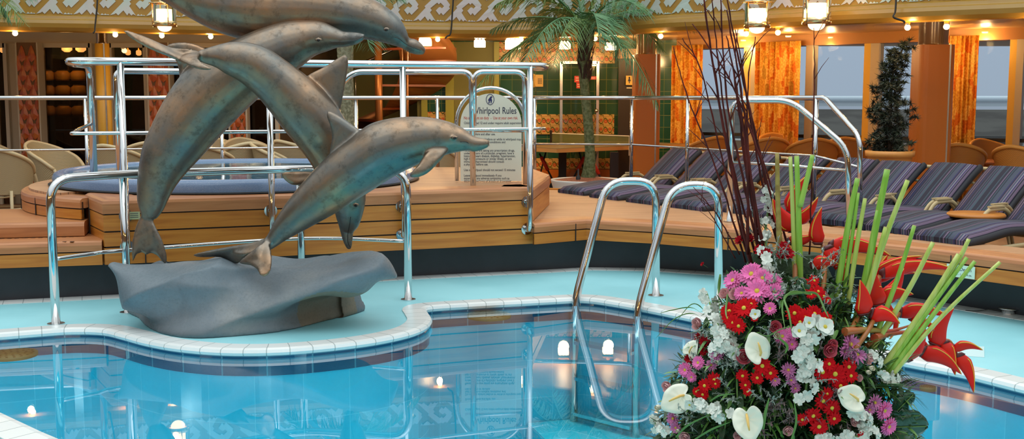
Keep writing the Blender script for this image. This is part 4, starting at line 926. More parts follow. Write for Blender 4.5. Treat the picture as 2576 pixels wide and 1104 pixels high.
# ------------------------------------------------------------------ left glass front
gd = 15.7
darkglass = bpy.data.materials.new('dark_glass'); nt, N, L, B = nodes(darkglass); N.remove(B); out = [n for n in N if n.type == 'OUTPUT_MATERIAL'][0]
tr = N.new('ShaderNodeBsdfTransparent'); tr.inputs[0].default_value = (.42, .36, .28, 1); gl = N.new('ShaderNodeBsdfGlossy'); gl.inputs['Roughness'].default_value = .02; gl.inputs[0].default_value = (.8, .75, .7, 1); fr = N.new('ShaderNodeFresnel'); fr.inputs[0].default_value = 1.5
mx = N.new('ShaderNodeMixShader'); L.new(fr.outputs[0], mx.inputs[0]); L.new(tr.outputs[0], mx.inputs[1]); L.new(gl.outputs[0], mx.inputs[2]); L.new(mx.outputs[0], out.inputs[0])
for i, (a, b) in enumerate(((-400, -60), (0, 27), (118, 240), (288, 375), (440, 583), (625, 700))):
    mb = MB(); panel(mb, P2(a, gd), P2(b, gd), F, 2.3, .012); w_ = struct(mb, 'window_%d' % (i+1), darkglass)
    mb = MB()
    for px in (a, b): mb.box((xat(px, gd), gd, (F+2.3)/2), (.05, .08, 2.3-F))
    mb.box(((xat(a, gd)+xat(b, gd))/2, gd, 2.27), (xat(b, gd)-xat(a, gd), .08, .06)); mb.build('window_frame', beige, w_)
mb = MB(); panel(mb, P2(-500, gd+.12), P2(700, gd+.12), 2.28, 2.5, .1); panel(mb, P2(27, gd+.04), P2(62, gd+.04), F, 2.3, .1); panel(mb, P2(240, gd+.04), P2(288, gd+.04), F, 2.3, .1)
struct(mb, 'trim_4', beige)
mb = MB(); panel(mb, P2(-700, 19.5), P2(760, 19.5), F, 2.5); panel(mb, (xat(700, gd), gd+.1), (xat(700, gd)+.3, 19.5), F, 2.5, .05); struct(mb, 'wall_interior', darkroom)
copper = mat('scale_orange', (.40, .065, .008), .38, 0, 12, (.48, .13, .02)); copper2 = mat('scale_groove', (.16, .07, .02), .4)
def pilaster(pa, pb, label):
    d = gd-.15; x = (xat(pa, d)+xat(pb, d))/2; w = xat(pb, d)-xat(pa, d); r = thing('scaled_pilaster', label, 'pilaster', (x, d, F), 'orange scaled pilasters')
    mb = MB(); mb.box((x, d, (F+2.30)/2), (w, .16, 2.30-F)); mb.build('core', copper2, r)
    mb = MB(); cols = max(1, round(w/.125)); cw = w/cols; rh = cw*.98; row = 0; z = 2.28
    y = d-.085
    while z > F+.2:
        for k in range(-1, cols+1):
            xc = x-w/2+cw*(k+.5)+(cw/2 if row % 2 else 0)
            pts = []
            for j in range(-8, 9):       # pointed arch, tip up
                t = j/8; zz_ = (1-abs(t)**1.7)*rh*1.35; pts.append((xc+t*cw*.44, z-rh*1.5+zz_))
            pts = [(min(max(q, x-w/2), x+w/2), zz_) for q, zz_ in pts]
            if pts[-1][0]-pts[0][0] < .02: continue
            b = [(q, y-.004, zz_) for q, zz_ in pts]; cen = (min(max(xc, x-w/2+.004), x+w/2-.004), y-.03, z-rh*1.15); bot = (cen[0], y-.012, z-rh*1.9)
            vs = b+[cen, bot]; k1 = len(b); mb.add(vs, [(i, i+1, k1) for i in range(k1-1)]+[(k1-1, k1+1, k1), (k1+1, 0, k1)])
        z -= rh*1.02; row += 1
    mb.build('scales', copper, r)
    mb = MB()
    for s_ in (-1, 1): mb.box((x+s_*(w/2+.012), d, (F+2.3)/2), (.02, .18, 2.3-F))
    mb.build('side_trim', beige, r)
pilaster(62, 110, 'leftmost orange pilaster of carved scales between the glass doors')
pilaster(386, 435, 'orange scaled pilaster seen just left of the arching dolphins')
pilaster(586, 624, 'orange scaled pilaster seen between the dolphin bodies')
# inside the dark room: shelves of amber jars and a few lamps
sh = thing('jar_shelf', 'dim shelf rack behind the left glass door holding rows of amber jars', 'shelf', (xat(178, 17.2), 17.2, F))
mb = MB()
zs = [H+(245-y)*17.2/FPX for y in (206, 242, 292, 330)]
for z in zs: mb.box((xat(178, 17.2), 17.25, z), (.85, .3, .025))
mb.build('shelf_board', darkroom, sh)
mb = MB()
for px in (108, 148, 188, 232): mb.box((xat(px, 17.2), 17.25, 1.4), (.03, .3, 1.6))
mb.build('upright', darkroom, sh)
jar = mat('amber_jar', (.55, .30, .06), .4); pj = None
rows_ = ['top', 'middle', 'lower']
for ri, z in enumerate(zs[:3]):
    for ci in range(3):
        px = 130+ci*39; lab = 'amber jar on the dim shelf behind the left glass door, %s row, %s' % (rows_[ri], ['left', 'middle', 'right'][ci])
        if pj is None:
            pj = thing('amber_jar', lab, 'jar', (0, 0, 0), 'amber jars on the dim shelf'); ORG[pj.name] = Vector((0, 0, 0))
            mb = MB(); mb.lathe([(.001, 0), (.10, .0), (.115, .03), (.115, .12), (.08, .15)], n=20); mb.build('jar_body', jar, pj)
            mb = MB(); mb.lathe([(.08, .15), (.085, .165), (.001, .17)], n=20); mb.build('lid', darkroom, pj); freeze(pj); q = pj
        else: q = copy_tree(pj, label=lab)
        q.location = (xat(px, 17.15), 17.12, z+.013)
for i, (px, py, d) in enumerate(((168, 118, 16.8), (203, 118, 16.8), (322, 132, 17.2), (349, 133, 17.2), (10, 120, 16.9))):
    p = PD(px, py, d); r = thing('wall_lamp', 'warm lamp glowing inside the dark room behind the left glass, %s' % ORDN[[1, 2, 3, 4, 0][i]], 'lamp', tuple(p), 'lamps behind the left glass')
    k = .075 if i in (0, 1, 4) else .04
    mb = MB(); mb.lathe([(k*.7, k), (k, k*.6), (k, -k*.6), (k*.5, -k)], p, 16); mb.build('lamp_glass', emat('interior_glow', (1, .6, .25), 5), r)
    mb = MB(); mb.cyl(p+Vector((0, 0, k)), Vector((p.x, p.y, 2.5)), .012, 8); mb.build('stem', brass, r)
point((xat(180, 16.6), 16.6, 2.2), WARM, 14, .1); point((xat(500, 17.5), 17.5, 2.2), WARM, 10, .1)
# ------------------------------------------------------------------ spiral stair
ss = thing('spiral_staircase', 'spiral staircase with red-brown treads and copper underside in the hall', 'staircase', (xat(955, 17.9), 17.9, F))
sc_ = Vector((xat(955, 17.9), 17.9, 0)); nT = 13; redw = mat('mahogany', (.16, .035, .015), .3); cop = mat('copper_soffit', (.26, .11, .035), .35, .4)
mb = MB(); mb.cyl((sc_.x, sc_.y, F), (sc_.x, sc_.y, 2.5), .06, 20); mb.build('centre_pole', cop, ss)
for i in range(nT):
    a0 = PI*.95-i*.36+.9; z = F+.19*(i+1); a1 = a0-.40; R_ = 1.25
    mb = MB(); pts = [(sc_.x+.06*math.cos(a0), sc_.y+.06*math.sin(a0))]+[(sc_.x+R_*math.cos(a0+(a1-a0)*k/4), sc_.y+R_*math.sin(a0+(a1-a0)*k/4)) for k in range(5)]
    mb.poly_slab(pts, z-.035, z) ; mb.build('tread', redw, ss)
def helix(r, dz, n=60): return [(sc_.x+r*math.cos(PI*.95+.9-t*nT*.36), sc_.y+r*math.sin(PI*.95+.9-t*nT*.36), F+.19+t*.19*nT+dz) for t in [k/n for k in range(n+1)]]
mb = MB(); A1 = helix(1.25, -.05); A2 = helix(.35, -.16); A3 = helix(1.25, -.22)
mb.add([p for t in zip(A1, A3, A2) for p in t], [f for i in range(60) for f in ((3*i, 3*i+3, 3*i+4, 3*i+1), (3*i+1, 3*i+4, 3*i+5, 3*i+2))], True); mb.build('curved_soffit', cop, ss)
mb = MB(); mb.tube([p for p in helix(1.22, .85) if p[2] < 2.45], .022, 8); mb.build('stair_handrail', chrome, ss)
hx = helix(1.22, 0)
for i in range(4, 36, 4):
    p = hx[i]; mb = MB(); mb.cyl(p, (p[0], p[1], min(p[2]+.85, 2.45)), .012, 6); mb.build('baluster', chrome_dull, ss)
for px, d, lab in ((866, 17.0, 'thin copper post in the hall at the left of the spiral staircase'), (1022, 16.6, 'thin copper post in the hall at the right of the spiral staircase')):
    mb = MB(); mb.cyl((xat(px, d), d, F), (xat(px, d), d, 2.5), .045, 14); tag(mb.build('hall_post', cop), lab, 'post')
# ------------------------------------------------------------------ windows on the right
wp = [P2(1708, 18.8), P2(2010, 17.3), P2(2300, 16.2), P2(2576, 15.4), P2(3000, 14.2)]
mullc = mat('mullion_ochre', (.70, .42, .06), .4)
Wv = [Vector(p) for p in wp]
def wat(px, off=0):
    for i in range(len(Wv)-1):
        a, b = Wv[i], Wv[i+1]; k = ray(px, 300).x/ray(px, 300).y; den = (b.x-a.x)-k*(b.y-a.y); t = (k*a.y-a.x)/den
        if (t <= 1.001 and (t >= -.001 or i == 0)) or (i == len(Wv)-2): 
            p = a.lerp(b, t); d = (b-a).normalized(); return Vector((p.x+d.y*off, p.y-d.x*off)), d
    return Wv[-1], d
clear = bpy.data.materials.new('window_glass'); nt, N, L, B = nodes(clear); N.remove(B); out = [n for n in N if n.type == 'OUTPUT_MATERIAL'][0]
tr = N.new('ShaderNodeBsdfTransparent'); tr.inputs[0].default_value = (.93, .95, .95, 1); gl = N.new('ShaderNodeBsdfGlossy'); gl.inputs['Roughness'].default_value = .02; fr = N.new('ShaderNodeFresnel'); fr.inputs[0].default_value = 1.06
mx = N.new('ShaderNodeMixShader'); L.new(fr.outputs[0], mx.inputs[0]); L.new(tr.outputs[0], mx.inputs[1]); L.new(gl.outputs[0], mx.inputs[2]); L.new(mx.outputs[0], out.inputs[0])
for i, (a, b) in enumerate(((1716, 1872), (1922, 2026), (2045, 2172), (2210, 2533), (2570, 2700))):
    pa, d1 = wat(a); pb, d2_ = wat(b); mb = MB(); mb.strip([(0, F), (0, 2.36), (-.012, 2.36), (-.012, F)], [tuple(pa), tuple(pb)]); w_ = struct(mb, 'window_%d' % (i+7), clear)
    mb = MB(); mb.strip([(.03, .93), (.03, .98), (-.05, .98), (-.05, .93)], [tuple(pa), tuple(pb)]); mb.strip([(.03, F), (.03, F+.1), (-.05, F+.1), (-.05, F)], [tuple(pa), tuple(pb)]); mb.build('window_sill', blackm, w_)
for (a, b, m_) in ((1873, 1890, mullc), (1890, 1921, beige), (2027, 2044, beige), (2172, 2188, mullc), (2188, 2209, beige), (2534, 2551, mullc), (2551, 2569, beige), (1706, 1716, mullc)):
    pa, d1 = wat(a, .06); pb, _ = wat(b, .06); mb = MB(); mb.strip([(0, F), (0, 2.5), (-.2, 2.5), (-.2, F)], [tuple(pa), tuple(pb)]); struct(mb, 'trim_5', m_)
mb = MB(); mb.strip([(.1, 2.34), (.1, 2.5), (-.3, 2.5), (-.3, 2.34)], [tuple(p) for p in Wv]); struct(mb, 'trim_6', mat('brown_beam', (.42, .19, .05), .4))
pa, _ = wat(1655, 0); mb = MB(); panel(mb, P2(1640, 18.9), P2(1712, 18.75), F, 2.5, .06); struct(mb, 'wall_side', greent)
# curtains
def curtain_mat():
    m = bpy.data.materials.new('curtain_print'); nt, N, L, B = nodes(m); tc = N.new('ShaderNodeTexCoord'); mp = N.new('ShaderNodeMapping'); L.new(tc.outputs['UV'], mp.inputs[0]); mp.inputs['Scale'].default_value = (9, 5, 1)
    vo = N.new('ShaderNodeTexVoronoi'); vo.distance = 'CHEBYCHEV'; vo.inputs['Scale'].default_value = 1.2; L.new(mp.outputs[0], vo.inputs[0])
    sx = N.new('ShaderNodeSeparateColor'); L.new(vo.outputs['Color'], sx.inputs[0])
    cr = ramp(N, [(0, (.70, .38, .04)), (.3, (.80, .50, .08)), (.5, (.68, .20, .01)), (.62, (.82, .54, .12)), (.85, (.50, .30, .03)), (.92, (.72, .26, .02))], 'CONSTANT'); L.new(sx.outputs[0], cr.inputs[0])
    nz = N.new('ShaderNodeTexNoise'); nz.inputs['Scale'].default_value = 6; nz.inputs['Detail'].default_value = 5; L.new(mp.outputs[0], nz.inputs[0])
    c2 = ramp(N, [(.42, (1, 1, 1)), (.56, (.72, .45, .25))]); L.new(nz.outputs[0], c2.inputs[0])
    mx = N.new('ShaderNodeMix'); mx.data_type = 'RGBA'; mx.blend_type = 'MULTIPLY'; mx.inputs[0].default_value = .8; L.new(cr.outputs[0], mx.inputs[6]); L.new(c2.outputs[0], mx.inputs[7]); L.new(mx.outputs[2], B.inputs['Base Color']); B.inputs['Roughness'].default_value = .8; return m
curt = curtain_mat()
for i, (a, b, lab) in enumerate(((1712, 1788, 'leftmost of the orange patterned curtains, beside the green tiled wall'), (1920, 2028, 'middle orange patterned curtain, left of the potted conifer'), (2358, 2463, 'rightmost orange patterned curtain, right of the big orange column'))):
    pa, d_ = wat(a, .28); pb, _ = wat(b, .28); dd_ = (pb-pa).normalized(); nr = Vector((dd_.y, -dd_.x)); W_ = (pb-pa).length; n = 90; vs = []; uv = []
    zz_ = [F+.05, .6, 1.1, 1.6, 2.1, 2.40]
    folds = 9 if i else 7
    for j, z in enumerate(zz_):
        for k in range(n+1):
            t = k/n; amp = .045*(.6+.4*math.sin(t*17+i)); o = amp*math.sin(2*PI*folds*t+.5*math.sin(t*9)+.15*math.sin(z*3+t*5)); q = pa+dd_*(W_*t)+nr*o; vs.append((q.x, q.y, z))
    fs = []; uvs = []
    for j in range(len(zz_)-1):
        for k in range(n): fs.append((j*(n+1)+k, j*(n+1)+k+1, (j+1)*(n+1)+k+1, (j+1)*(n+1)+k)); uvs.append([(k/n*W_*1.6, zz_[j]), ((k+1)/n*W_*1.6, zz_[j]), ((k+1)/n*W_*1.6, zz_[j+1]), (k/n*W_*1.6, zz_[j+1])])
    mb = MB(); mb.add(vs, fs, True, uvs); o = mb.build('curtain', curt); tag(o, lab, 'curtain', 'orange patterned curtains')
    sm_ = o.modifiers.new('thickness', 'SOLIDIFY'); sm_.thickness = .006
    c = (pa+pb)/2; point((c.x+nr.x*1.1, c.y+nr.y*1.1, 2.3), (1, .60, .22), 20, .1)
# ------------------------------------------------------------------ outside
grey = mat('shed_grey', (.075, .07, .068), .9, 0, .5, (.10, .095, .09), spec=0); pale = mat('pale_bulwark', (.62, .66, .70), .5)
mb = MB(); 
wh = thing('warehouse', 'grey harbour shed with a long dark roof outside the windows', 'building', (20, 60, -8))
mb = MB(); mb.strip([(0, -.4), (5.5, -1.6+.0), (5.5, -1.9), (0, -1.2)], [(-6, 58), (60, 44)]); 
mb.v = []; mb.f = []; mb.uv = []; mb.sm = []; mb.mi = []
a_, b_ = Vector((0, 52, 0)), Vector((60, 40, 0)); dd_ = (b_-a_).normalized(); bk = Vector((-dd_.y, dd_.x, 0))
mb.add([a_+bk*8+up*.95, b_+bk*8+up*.95, b_+up*-.10, a_+up*-.10], [(3, 2, 1, 0)]); mb.add([a_+up*-.10, b_+up*-.10, b_+up*-.35, a_+up*-.35], [(0, 1, 2, 3)]); mb.build('roof', grey, wh)
mb = MB(); mb.add([a_+bk*.6+up*-.35, b_+bk*.6+up*-.35, b_+bk*.6+up*-9, a_+bk*.6+up*-9], [(0, 1, 2, 3)]); mb.build('shed_wall', mat('shed_wall', (.16, .15, .15), .9, 0, .8, (.26, .25, .24), spec=0), wh)
mb = MB()
for k in range(30):
    p = a_.lerp(b_, k/30)+bk*.3; mb.box((p.x, p.y, -4.6), (.35, .35, 8.6))
mb.build('shed_pillars', mat('pillar_pale', (.5, .5, .48), .6), wh)['kind'] = 'stuff'
bw = thing('ship_bulwark', 'pale ship side rail and white deck edge outside the right windows', 'railing', (10, 20, 0))
ow = [(p.x+(-(Wv[-1]-Wv[0]).normalized().y)*1.6*-1*-1, p.y+1.7) for p in Wv]
mb = MB(); mb.strip([(.05, .55), (.05, .78), (-.2, .80), (-.2, .55)], ow); mb.build('white_cap', pale, bw)
mb = MB(); mb.strip([(0, -.4), (0, .55), (-.05, .55), (-.05, -.4)], ow); mb.build('slatted_side', tile_mat('slat_grey', (.16, .17, .18), (.2, .21, .22), (.05, .05, .05), .08, 4, gap=.004), bw)
ta = Vector((0, 40, 1.50)); tb = Vector((60, 31, 1.50)); mb = MB(); mb.tube([ta, tb], .10, 14); mb.build('glazed_tube', mat('gangway_white', (.60, .68, .76), .35), tag(thing('gangway', 'long pale blue-white tubular gangway crossing outside the windows', 'gangway', (20, 36, 1.2))))
gw = [o for o in COL.objects if o.name.startswith('gangway')][0]
mb = MB(); mb.strip([(0, 1.40), (0, 1.25), (-.3, 1.25), (-.3, 1.40)], [(0, 40), (60, 31)]); mb.build('gangway_side', mat('gangway_pale', (.5, .55, .6), .5), gw)
mb = MB(); mb.add([(-80, 20.5, -9), (120, 20.5, -9), (120, 300, -9), (-80, 300, -9)], [(0, 1, 2, 3)]); struct(mb, 'floor_quay', mat('harbour_quay', (.22, .23, .24), .7))
# ================================================================== loungers
def stripes():
    m = bpy.data.materials.new('striped_cushion'); nt, N, L, B = nodes(m); tc = N.new('ShaderNodeTexCoord'); sx = N.new('ShaderNodeSeparateXYZ'); L.new(tc.outputs['Object'], sx.inputs[0])
    f = math_(N, L, 'FLOOR', math_(N, L, 'MULTIPLY', sx.outputs[0], 88)); wn = N.new('ShaderNodeTexWhiteNoise'); wn.noise_dimensions = '1D'; L.new(f, wn.inputs['W'])
    cr = ramp(N, [(0, (.010, .009, .025)), (.30, (.022, .022, .085)), (.44, (.035, .06, .085)), (.62, (.055, .05, .09)), (.76, (.13, .085, .14)), (.86, (.012, .012, .03)), (.94, (.20, .16, .21))], 'CONSTANT'); L.new(wn.outputs[0], cr.inputs[0]); L.new(cr.outputs[0], B.inputs['Base Color']); B.inputs['Roughness'].default_value = .75; return m
strip_m = stripes(); tanm = mat('tan_frame', (.50, .38, .20), .45); darkpipe = mat('cushion_side', (.018, .018, .024), .7)
def lounger(label):
    r = thing('sun_lounger', label, 'sun lounger', (0, 0, 0), 'sun loungers in the row behind the teak curb'); ORG[r.name] = Vector((0, 0, 0))
    SX = .77
    prof = [(0, .40), (.25, .425), (.5, .455), (.75, .45), (1.0, .425), (1.16, .42), (1.24, .455), (1.42, .60), (1.62, .755), (1.74, .835)]
    P_ = catmull([Vector((0, y, z)) for y, z in prof], 4); W_ = .30; T = .075
    mb = MB(); rings_ = []
    for i, p in enumerate(P_):
        t = (P_[min(i+1, len(P_)-1)]-P_[max(i-1, 0)]).normalized(); n_ = Vector((0, -t.z, t.y)); k = 1 if 0 < i < len(P_)-1 else .55
        w_ = W_; pr = [(-w_, 0), (-w_-.006, T*.5), (-w_+.015, T*k), (-w_*.5, T*k*1.12), (0, T*k*1.15), (w_*.5, T*k*1.12), (w_-.015, T*k), (w_+.006, T*.5), (w_, 0)]
        rings_.append([p+Vector((x, 0, 0))+n_*h for x, h in pr])
    mb.rings(rings_, True, True); mb.build('mattress', strip_m, r)
    mb = MB()
    for s_ in (-1, 1): mb.tube([p+Vector((s_*(W_+.004), 0, .022)) for p in P_], .034, 6)
    mb.build('side_piping', darkpipe, r)
    mb = MB()
    for s_ in (-1, 1): mb.tube(fillet([(s_*.315, .02, .36), (s_*.315, 1.2, .37), (s_*.315, 1.25, .39)], .05, 4), .019, 10)
    mb.tube([(-.315, .02, .36), (.315, .02, .36)], .019, 10); mb.tube([(-.315, 1.22, .375), (.315, 1.22, .375)], .019, 10); mb.build('frame', tanm, r)
    mb = MB(); mb.tube(fillet([(-.365, 1.2, .36), (-.365, 1.86, .835), (.365, 1.86, .835), (.365, 1.2, .36)], .07, 5), .018, 10)
    for t in (.35, .7): mb.tube([(-.31, 1.2+.64*t, .37+.49*t), (.31, 1.2+.64*t, .37+.49*t)], .012, 8)
    mb.build('back_frame', tanm, r)
    for s_ in (-1, 1):
        mb = MB(); mb.tube(fillet([(s_*.345, .80, .37), (s_*.355, .98, .575), (s_*.355, 1.24, .58), (s_*.345, 1.42, .40)], .07, 5), .019, 10); mb.build('armrest', tanm, r)
        mb = MB(); mb.box((s_*.355, 1.11, .60), (.045, .2, .014)); mb.build('arm_pad', tanm, r)
    for s_ in (-1, 1):
        for y0, y1 in ((.22, .14), (1.28, 1.42)):
            mb = MB(); mb.tube([(s_*.315, y0, .36), (s_*.315, y1, .0)], .017, 8); mb.build('leg', tanm, r)
    mb = MB(); mb.tube([(-.315, 1.60, .67), (-.315, 1.62, .05), (.315, 1.62, .05), (.315, 1.60, .67)], .012, 8); mb.build('back_prop', tanm, r)
    for ch in COL.objects:
        if ch.parent == r: ch.data.transform(Matrix.Diagonal((SX, 1, 1, 1)))
    return r
heads = [(px, py, 1764/(py-245)) for px, py in ((1738, 375), (1828, 381), (1930, 387), (2050, 394), (2172, 399), (2285, 407), (2422, 412), (2566, 421), (2712, 434))]
labs = ['farthest of the row, beside the middle orange column', 'second farthest lounger, left of the branches', 'third farthest lounger, seen through the dark branches', 'fourth farthest lounger, behind the stepping handrail', 'fifth farthest lounger, left of the potted conifer', 'lounger directly in front of the potted conifer', 'lounger whose back stands before the rightmost curtain', 'second nearest lounger, behind the round side table', 'nearest lounger, at the right photo edge']
lp_ = None; ang = -math.atan2(.84, .54)
for i, ((px, py, d), lb) in enumerate(zip(heads, labs)):
    lab = 'navy striped sun lounger: '+lb
    if lp_ is None: lp_ = lounger(lab); freeze(lp_); o = lp_
    else: o = copy_tree(lp_, label=lab)
    hx_ = Vector((xat(px, d), d, F)); o.location = hx_-Vector((.84, .54, 0))*1.80; o.rotation_euler.z = ang
st = thing('side_table', 'round low teak side table between the two nearest loungers', 'table', (3.84, 9.16, F)); c = Vector((3.84, 9.16, 0))
mb = MB(); mb.lathe([(.001, .60), (.22, .60), (.23, .59), (.23, .575), (.22, .57), (.001, .57)], c, 28); mb.build('table_top', teak, st)
for k in range(3):
    a = k*2*PI/3+.4; mb = MB(); mb.tube([c+Vector((.05*math.cos(a), .05*math.sin(a), .58)), c+Vector((.09*math.cos(a), .09*math.sin(a), F))], .013, 8); mb.build('leg', tanm, st)
# ================================================================== rattan chairs
def weave(name, c1, c2, sc=55):
    m = bpy.data.materials.new(name); nt, N, L, B = nodes(m); tc = N.new('ShaderNodeTexCoord')
    w1 = N.new('ShaderNodeTexWave'); w1.bands_direction = 'Z'; w1.inputs['Scale'].default_value = sc; L.new(tc.outputs['Object'], w1.inputs[0])
    w2 = N.new('ShaderNodeTexWave'); w2.bands_direction = 'DIAGONAL'; w2.inputs['Scale'].default_value = sc*.5; L.new(tc.outputs['Object'], w2.inputs[0])
    f = math_(N, L, 'MULTIPLY', w1.outputs[1], w2.outputs[1]); cr = ramp(N, [(0, c2), (.5, c1)]); L.new(f, cr.inputs[0]); L.new(cr.outputs[0], B.inputs['Base Color']); B.inputs['Roughness'].default_value = .55
    bp = N.new('ShaderNodeBump'); bp.inputs['Strength'].default_value = .5; bp.inputs['Distance'].default_value = .004; L.new(f, bp.inputs['Height']); L.new(bp.outputs[0], B.inputs['Normal']); return m
def rattan(label, wm, rm, cat_group):
    r = thing('rattan_armchair', label, 'chair', (0, 0, 0), cat_group); ORG[r.name] = Vector((0, 0, 0))
    A0, A1 = math.radians(-28), math.radians(208); n = 36
    def top(t):      # t in 0..1 along the shell
        s_ = abs(t-.5)*2; return .86-.27*s_**1.5 if s_ < .8 else .86-.27*.8**1.5-(s_-.8)*.5
    ringsb = []
    for zt in (0, .5, 1):
        row = []
        for k in range(n+1):
            t = k/n; a = A0+(A1-A0)*t; z = lerp(.36, top(t), zt); rr = .27+.075*(z-.36)/.5; y = rr*math.sin(a)*(1.05)+.02*zt; row.append(Vector((rr*math.cos(a)*1.04, y, z)))
        ringsb.append(row)
    mb = MB(); inner = [[Vector((p.x*.94, p.y*.94, p.z)) for p in row] for row in ringsb]
    mb.rings(ringsb, False, True, False, False); mb.rings(inner[::-1], False, True, False, False); mb.build('woven_shell', wm, r)
    mb = MB(); mb.tube([p*1 for p in ringsb[-1]], .021, 8); mb.build('rim', rm, r)
    for s_ in (0, n):
        p = ringsb[-1][s_]; q = Vector((p.x*.86, -.24, .0)); mb = MB(); mb.tube(catmull([p, Vector((p.x*1.0, p.y-.06, p.z-.12)), Vector((p.x*.92, -.23, .3)), q], 5), .019, 8); mb.build('front_leg', rm, r)
    for s_ in (-1, 1):
        mb = MB(); mb.tube([(s_*.2, .22, .40), (s_*.22, .26, 0)], .018, 8); mb.build('back_leg', rm, r)
    mb = MB(); mb.lathe([(.001, .44), (.22, .44), (.27, .425), (.285, .40), (.27, .375), (.001, .37)], (0, -.01, 0), 28); mb.build('seat', wm, r)
    mb = MB(); mb.tube([(.24*math.cos(2*PI*k/20), .22*math.sin(2*PI*k/20), .2) for k in range(20)], .012, 6, loop=True); mb.build('stretcher', rm, r)
    for ch in COL.objects:
        if ch.parent == r: ch.data.transform(Matrix.Diagonal((1.05, 1.05, 1.10, 1)))
    return r
cw_, cr_ = weave('cream_rattan', (.56, .45, .26), (.30, .22, .11)), mat('cream_cane', (.60, .48, .28), .5)
ow_, or_ = weave('honey_rattan', (.62, .28, .05), (.36, .14, .02)), mat('honey_cane', (.62, .30, .06), .5)
def chairset(lst, wm, rm, base, grp):
    pr0 = None
    for px, d, face, lb in lst:
        lab = base+' '+lb
        if pr0 is None: pr0 = rattan(lab, wm, rm, grp); freeze(pr0); o = pr0
        else: o = copy_tree(pr0, label=lab)
        o.location = (xat(px, d), d, F); o.rotation_euler.z = math.radians(face)
# face = rotation; 180 turns the back towards the camera
chairset([(8, 12.9, 175, 'at the far left edge, its back to us'), (-20, 14.4, 60, 'partly behind the leftmost one, top rim only'), (150, 13.9, 75, 'in side view before the leftmost glass door'), (305, 13.3, 170, 'behind the left posts of the tall rail'), (375, 14.2, 200, 'half hidden behind the left dolphin column'), (520, 13.2, 178, 'just right of the left dolphin column, back to us'), (600, 13.9, 215, 'with a fan shaped back, behind the one by the dolphin column'), (537, 14.9, 20, 'small in the rear behind the blue card'), (632, 14.8, 35, 'in the rear row left of the steel post'), (715, 13.7, 100, 'in side view between the dolphin bodies'), (752, 14.6, 150, 'farthest of the dolphin gap, behind the side view one'), (1085, 14.2, 160, 'seen under the front dolphin snout')], cw_, cr_, 'cream rattan armchair', 'cream rattan armchairs on the left')
chairset([(1772, 16.0, 200, 'left of the dark branches, in front of the leftmost curtain'), (1915, 15.6, 190, 'behind the dark branches'), (1968, 16.8, 10, 'facing us in front of the middle curtain'), (2040, 15.3, 175, 'right of the middle curtain'), (2130, 15.6, 160, 'left of the potted conifer'), (2400, 13.6, 165, 'right of the big orange column, back to us'), (2520, 14.3, 20, 'facing us before the rightmost window'), (2585, 12.9, 130, 'cut by the right edge of the photo')], ow_, or_, 'honey coloured rattan armchair', 'honey rattan armchairs on the right')
def rtable(px, d, m_, label):
    c = Vector((xat(px, d), d, 0)); r = thing('round_table', label, 'table', (c.x, c.y, F))
    mb = MB(); mb.lathe([(.001, F+.71), (.36, F+.71), (.375, F+.70), (.36, F+.685), (.001, F+.685)], c, 32); mb.build('table_top', m_, r)
    mb = MB(); mb.lathe([(.22, F), (.2, F+.03), (.03, F+.06), (.03, F+.69)], c, 18); mb.build('pedestal', blackm, r)
ttm = mat('terracotta_top', (.42, .14, .05), .35)
rtable(2468, 14.0, ttm, 'small terracotta topped table between the honey armchairs at the right')
rtable(590, 14.35, mat('peach_top', (.50, .28, .16), .4), 'small peach topped table among the cream armchairs')
rtable(372, 14.9, mat('peach_top2', (.50, .28, .16), .4), 'small peach topped table behind the tall rail posts')
c = PD(523, 352, 14.2); mb = MB(); M_ = facing(c, .9, .15)
mb.add([M_ @ Vector(v) for v in ((-.07, -.08, 0), (.07, -.08, 0), (.07, .08, 0), (-.07, .08, 0), (-.07, -.08, .006), (.07, -.08, .006), (.07, .08, .006), (-.07, .08, .006))], [(3, 2, 1, 0), (4, 5, 6, 7), (0, 1, 5, 4), (1, 2, 6, 5), (2, 3, 7, 6), (3, 0, 4, 7)])
bc = thing('table_card', 'small blue card in a white border on a table right of the left dolphin column', 'card', tuple(c)); mb.build('card_border', white, bc)
mb = MB(); mb.add([M_ @ Vector(v) for v in ((-.055, -.065, .008), (.055, -.065, .008), (.055, .065, .008), (-.055, .065, .008))], [(0, 1, 2, 3)]); mb.build('blue_face', mat('card_blue', (.03, .22, .50), .4), bc)
mb = MB(); mb.cyl(c+Vector((0, 0, -.08)), (c.x, c.y, F+.0), .012, 8); mb.build('card_stand', chrome_dull, bc)
cc = PD(1121, 412, 14.9); cb = thing('speaker_cabinet', 'tan cabinet with a black ringed round speaker under the front dolphin snout', 'speaker', (cc.x, cc.y+.2, F))
mb = MB(); mb.box((cc.x, cc.y+.15, (F+1.05)/2), (.55, .25, 1.05-F)); mb.build('cabinet', mat('tan_panel', (.45, .28, .13), .45), cb)
for i, rr in enumerate((.095, .065, .038)):
    mb = MB(); mb.tube([(cc.x+rr*math.cos(2*PI*k/28), cc.y+.02, .68+rr*math.sin(2*PI*k/28)) for k in range(28)], .010, 6, loop=True); mb.build('ring', blackm, cb)
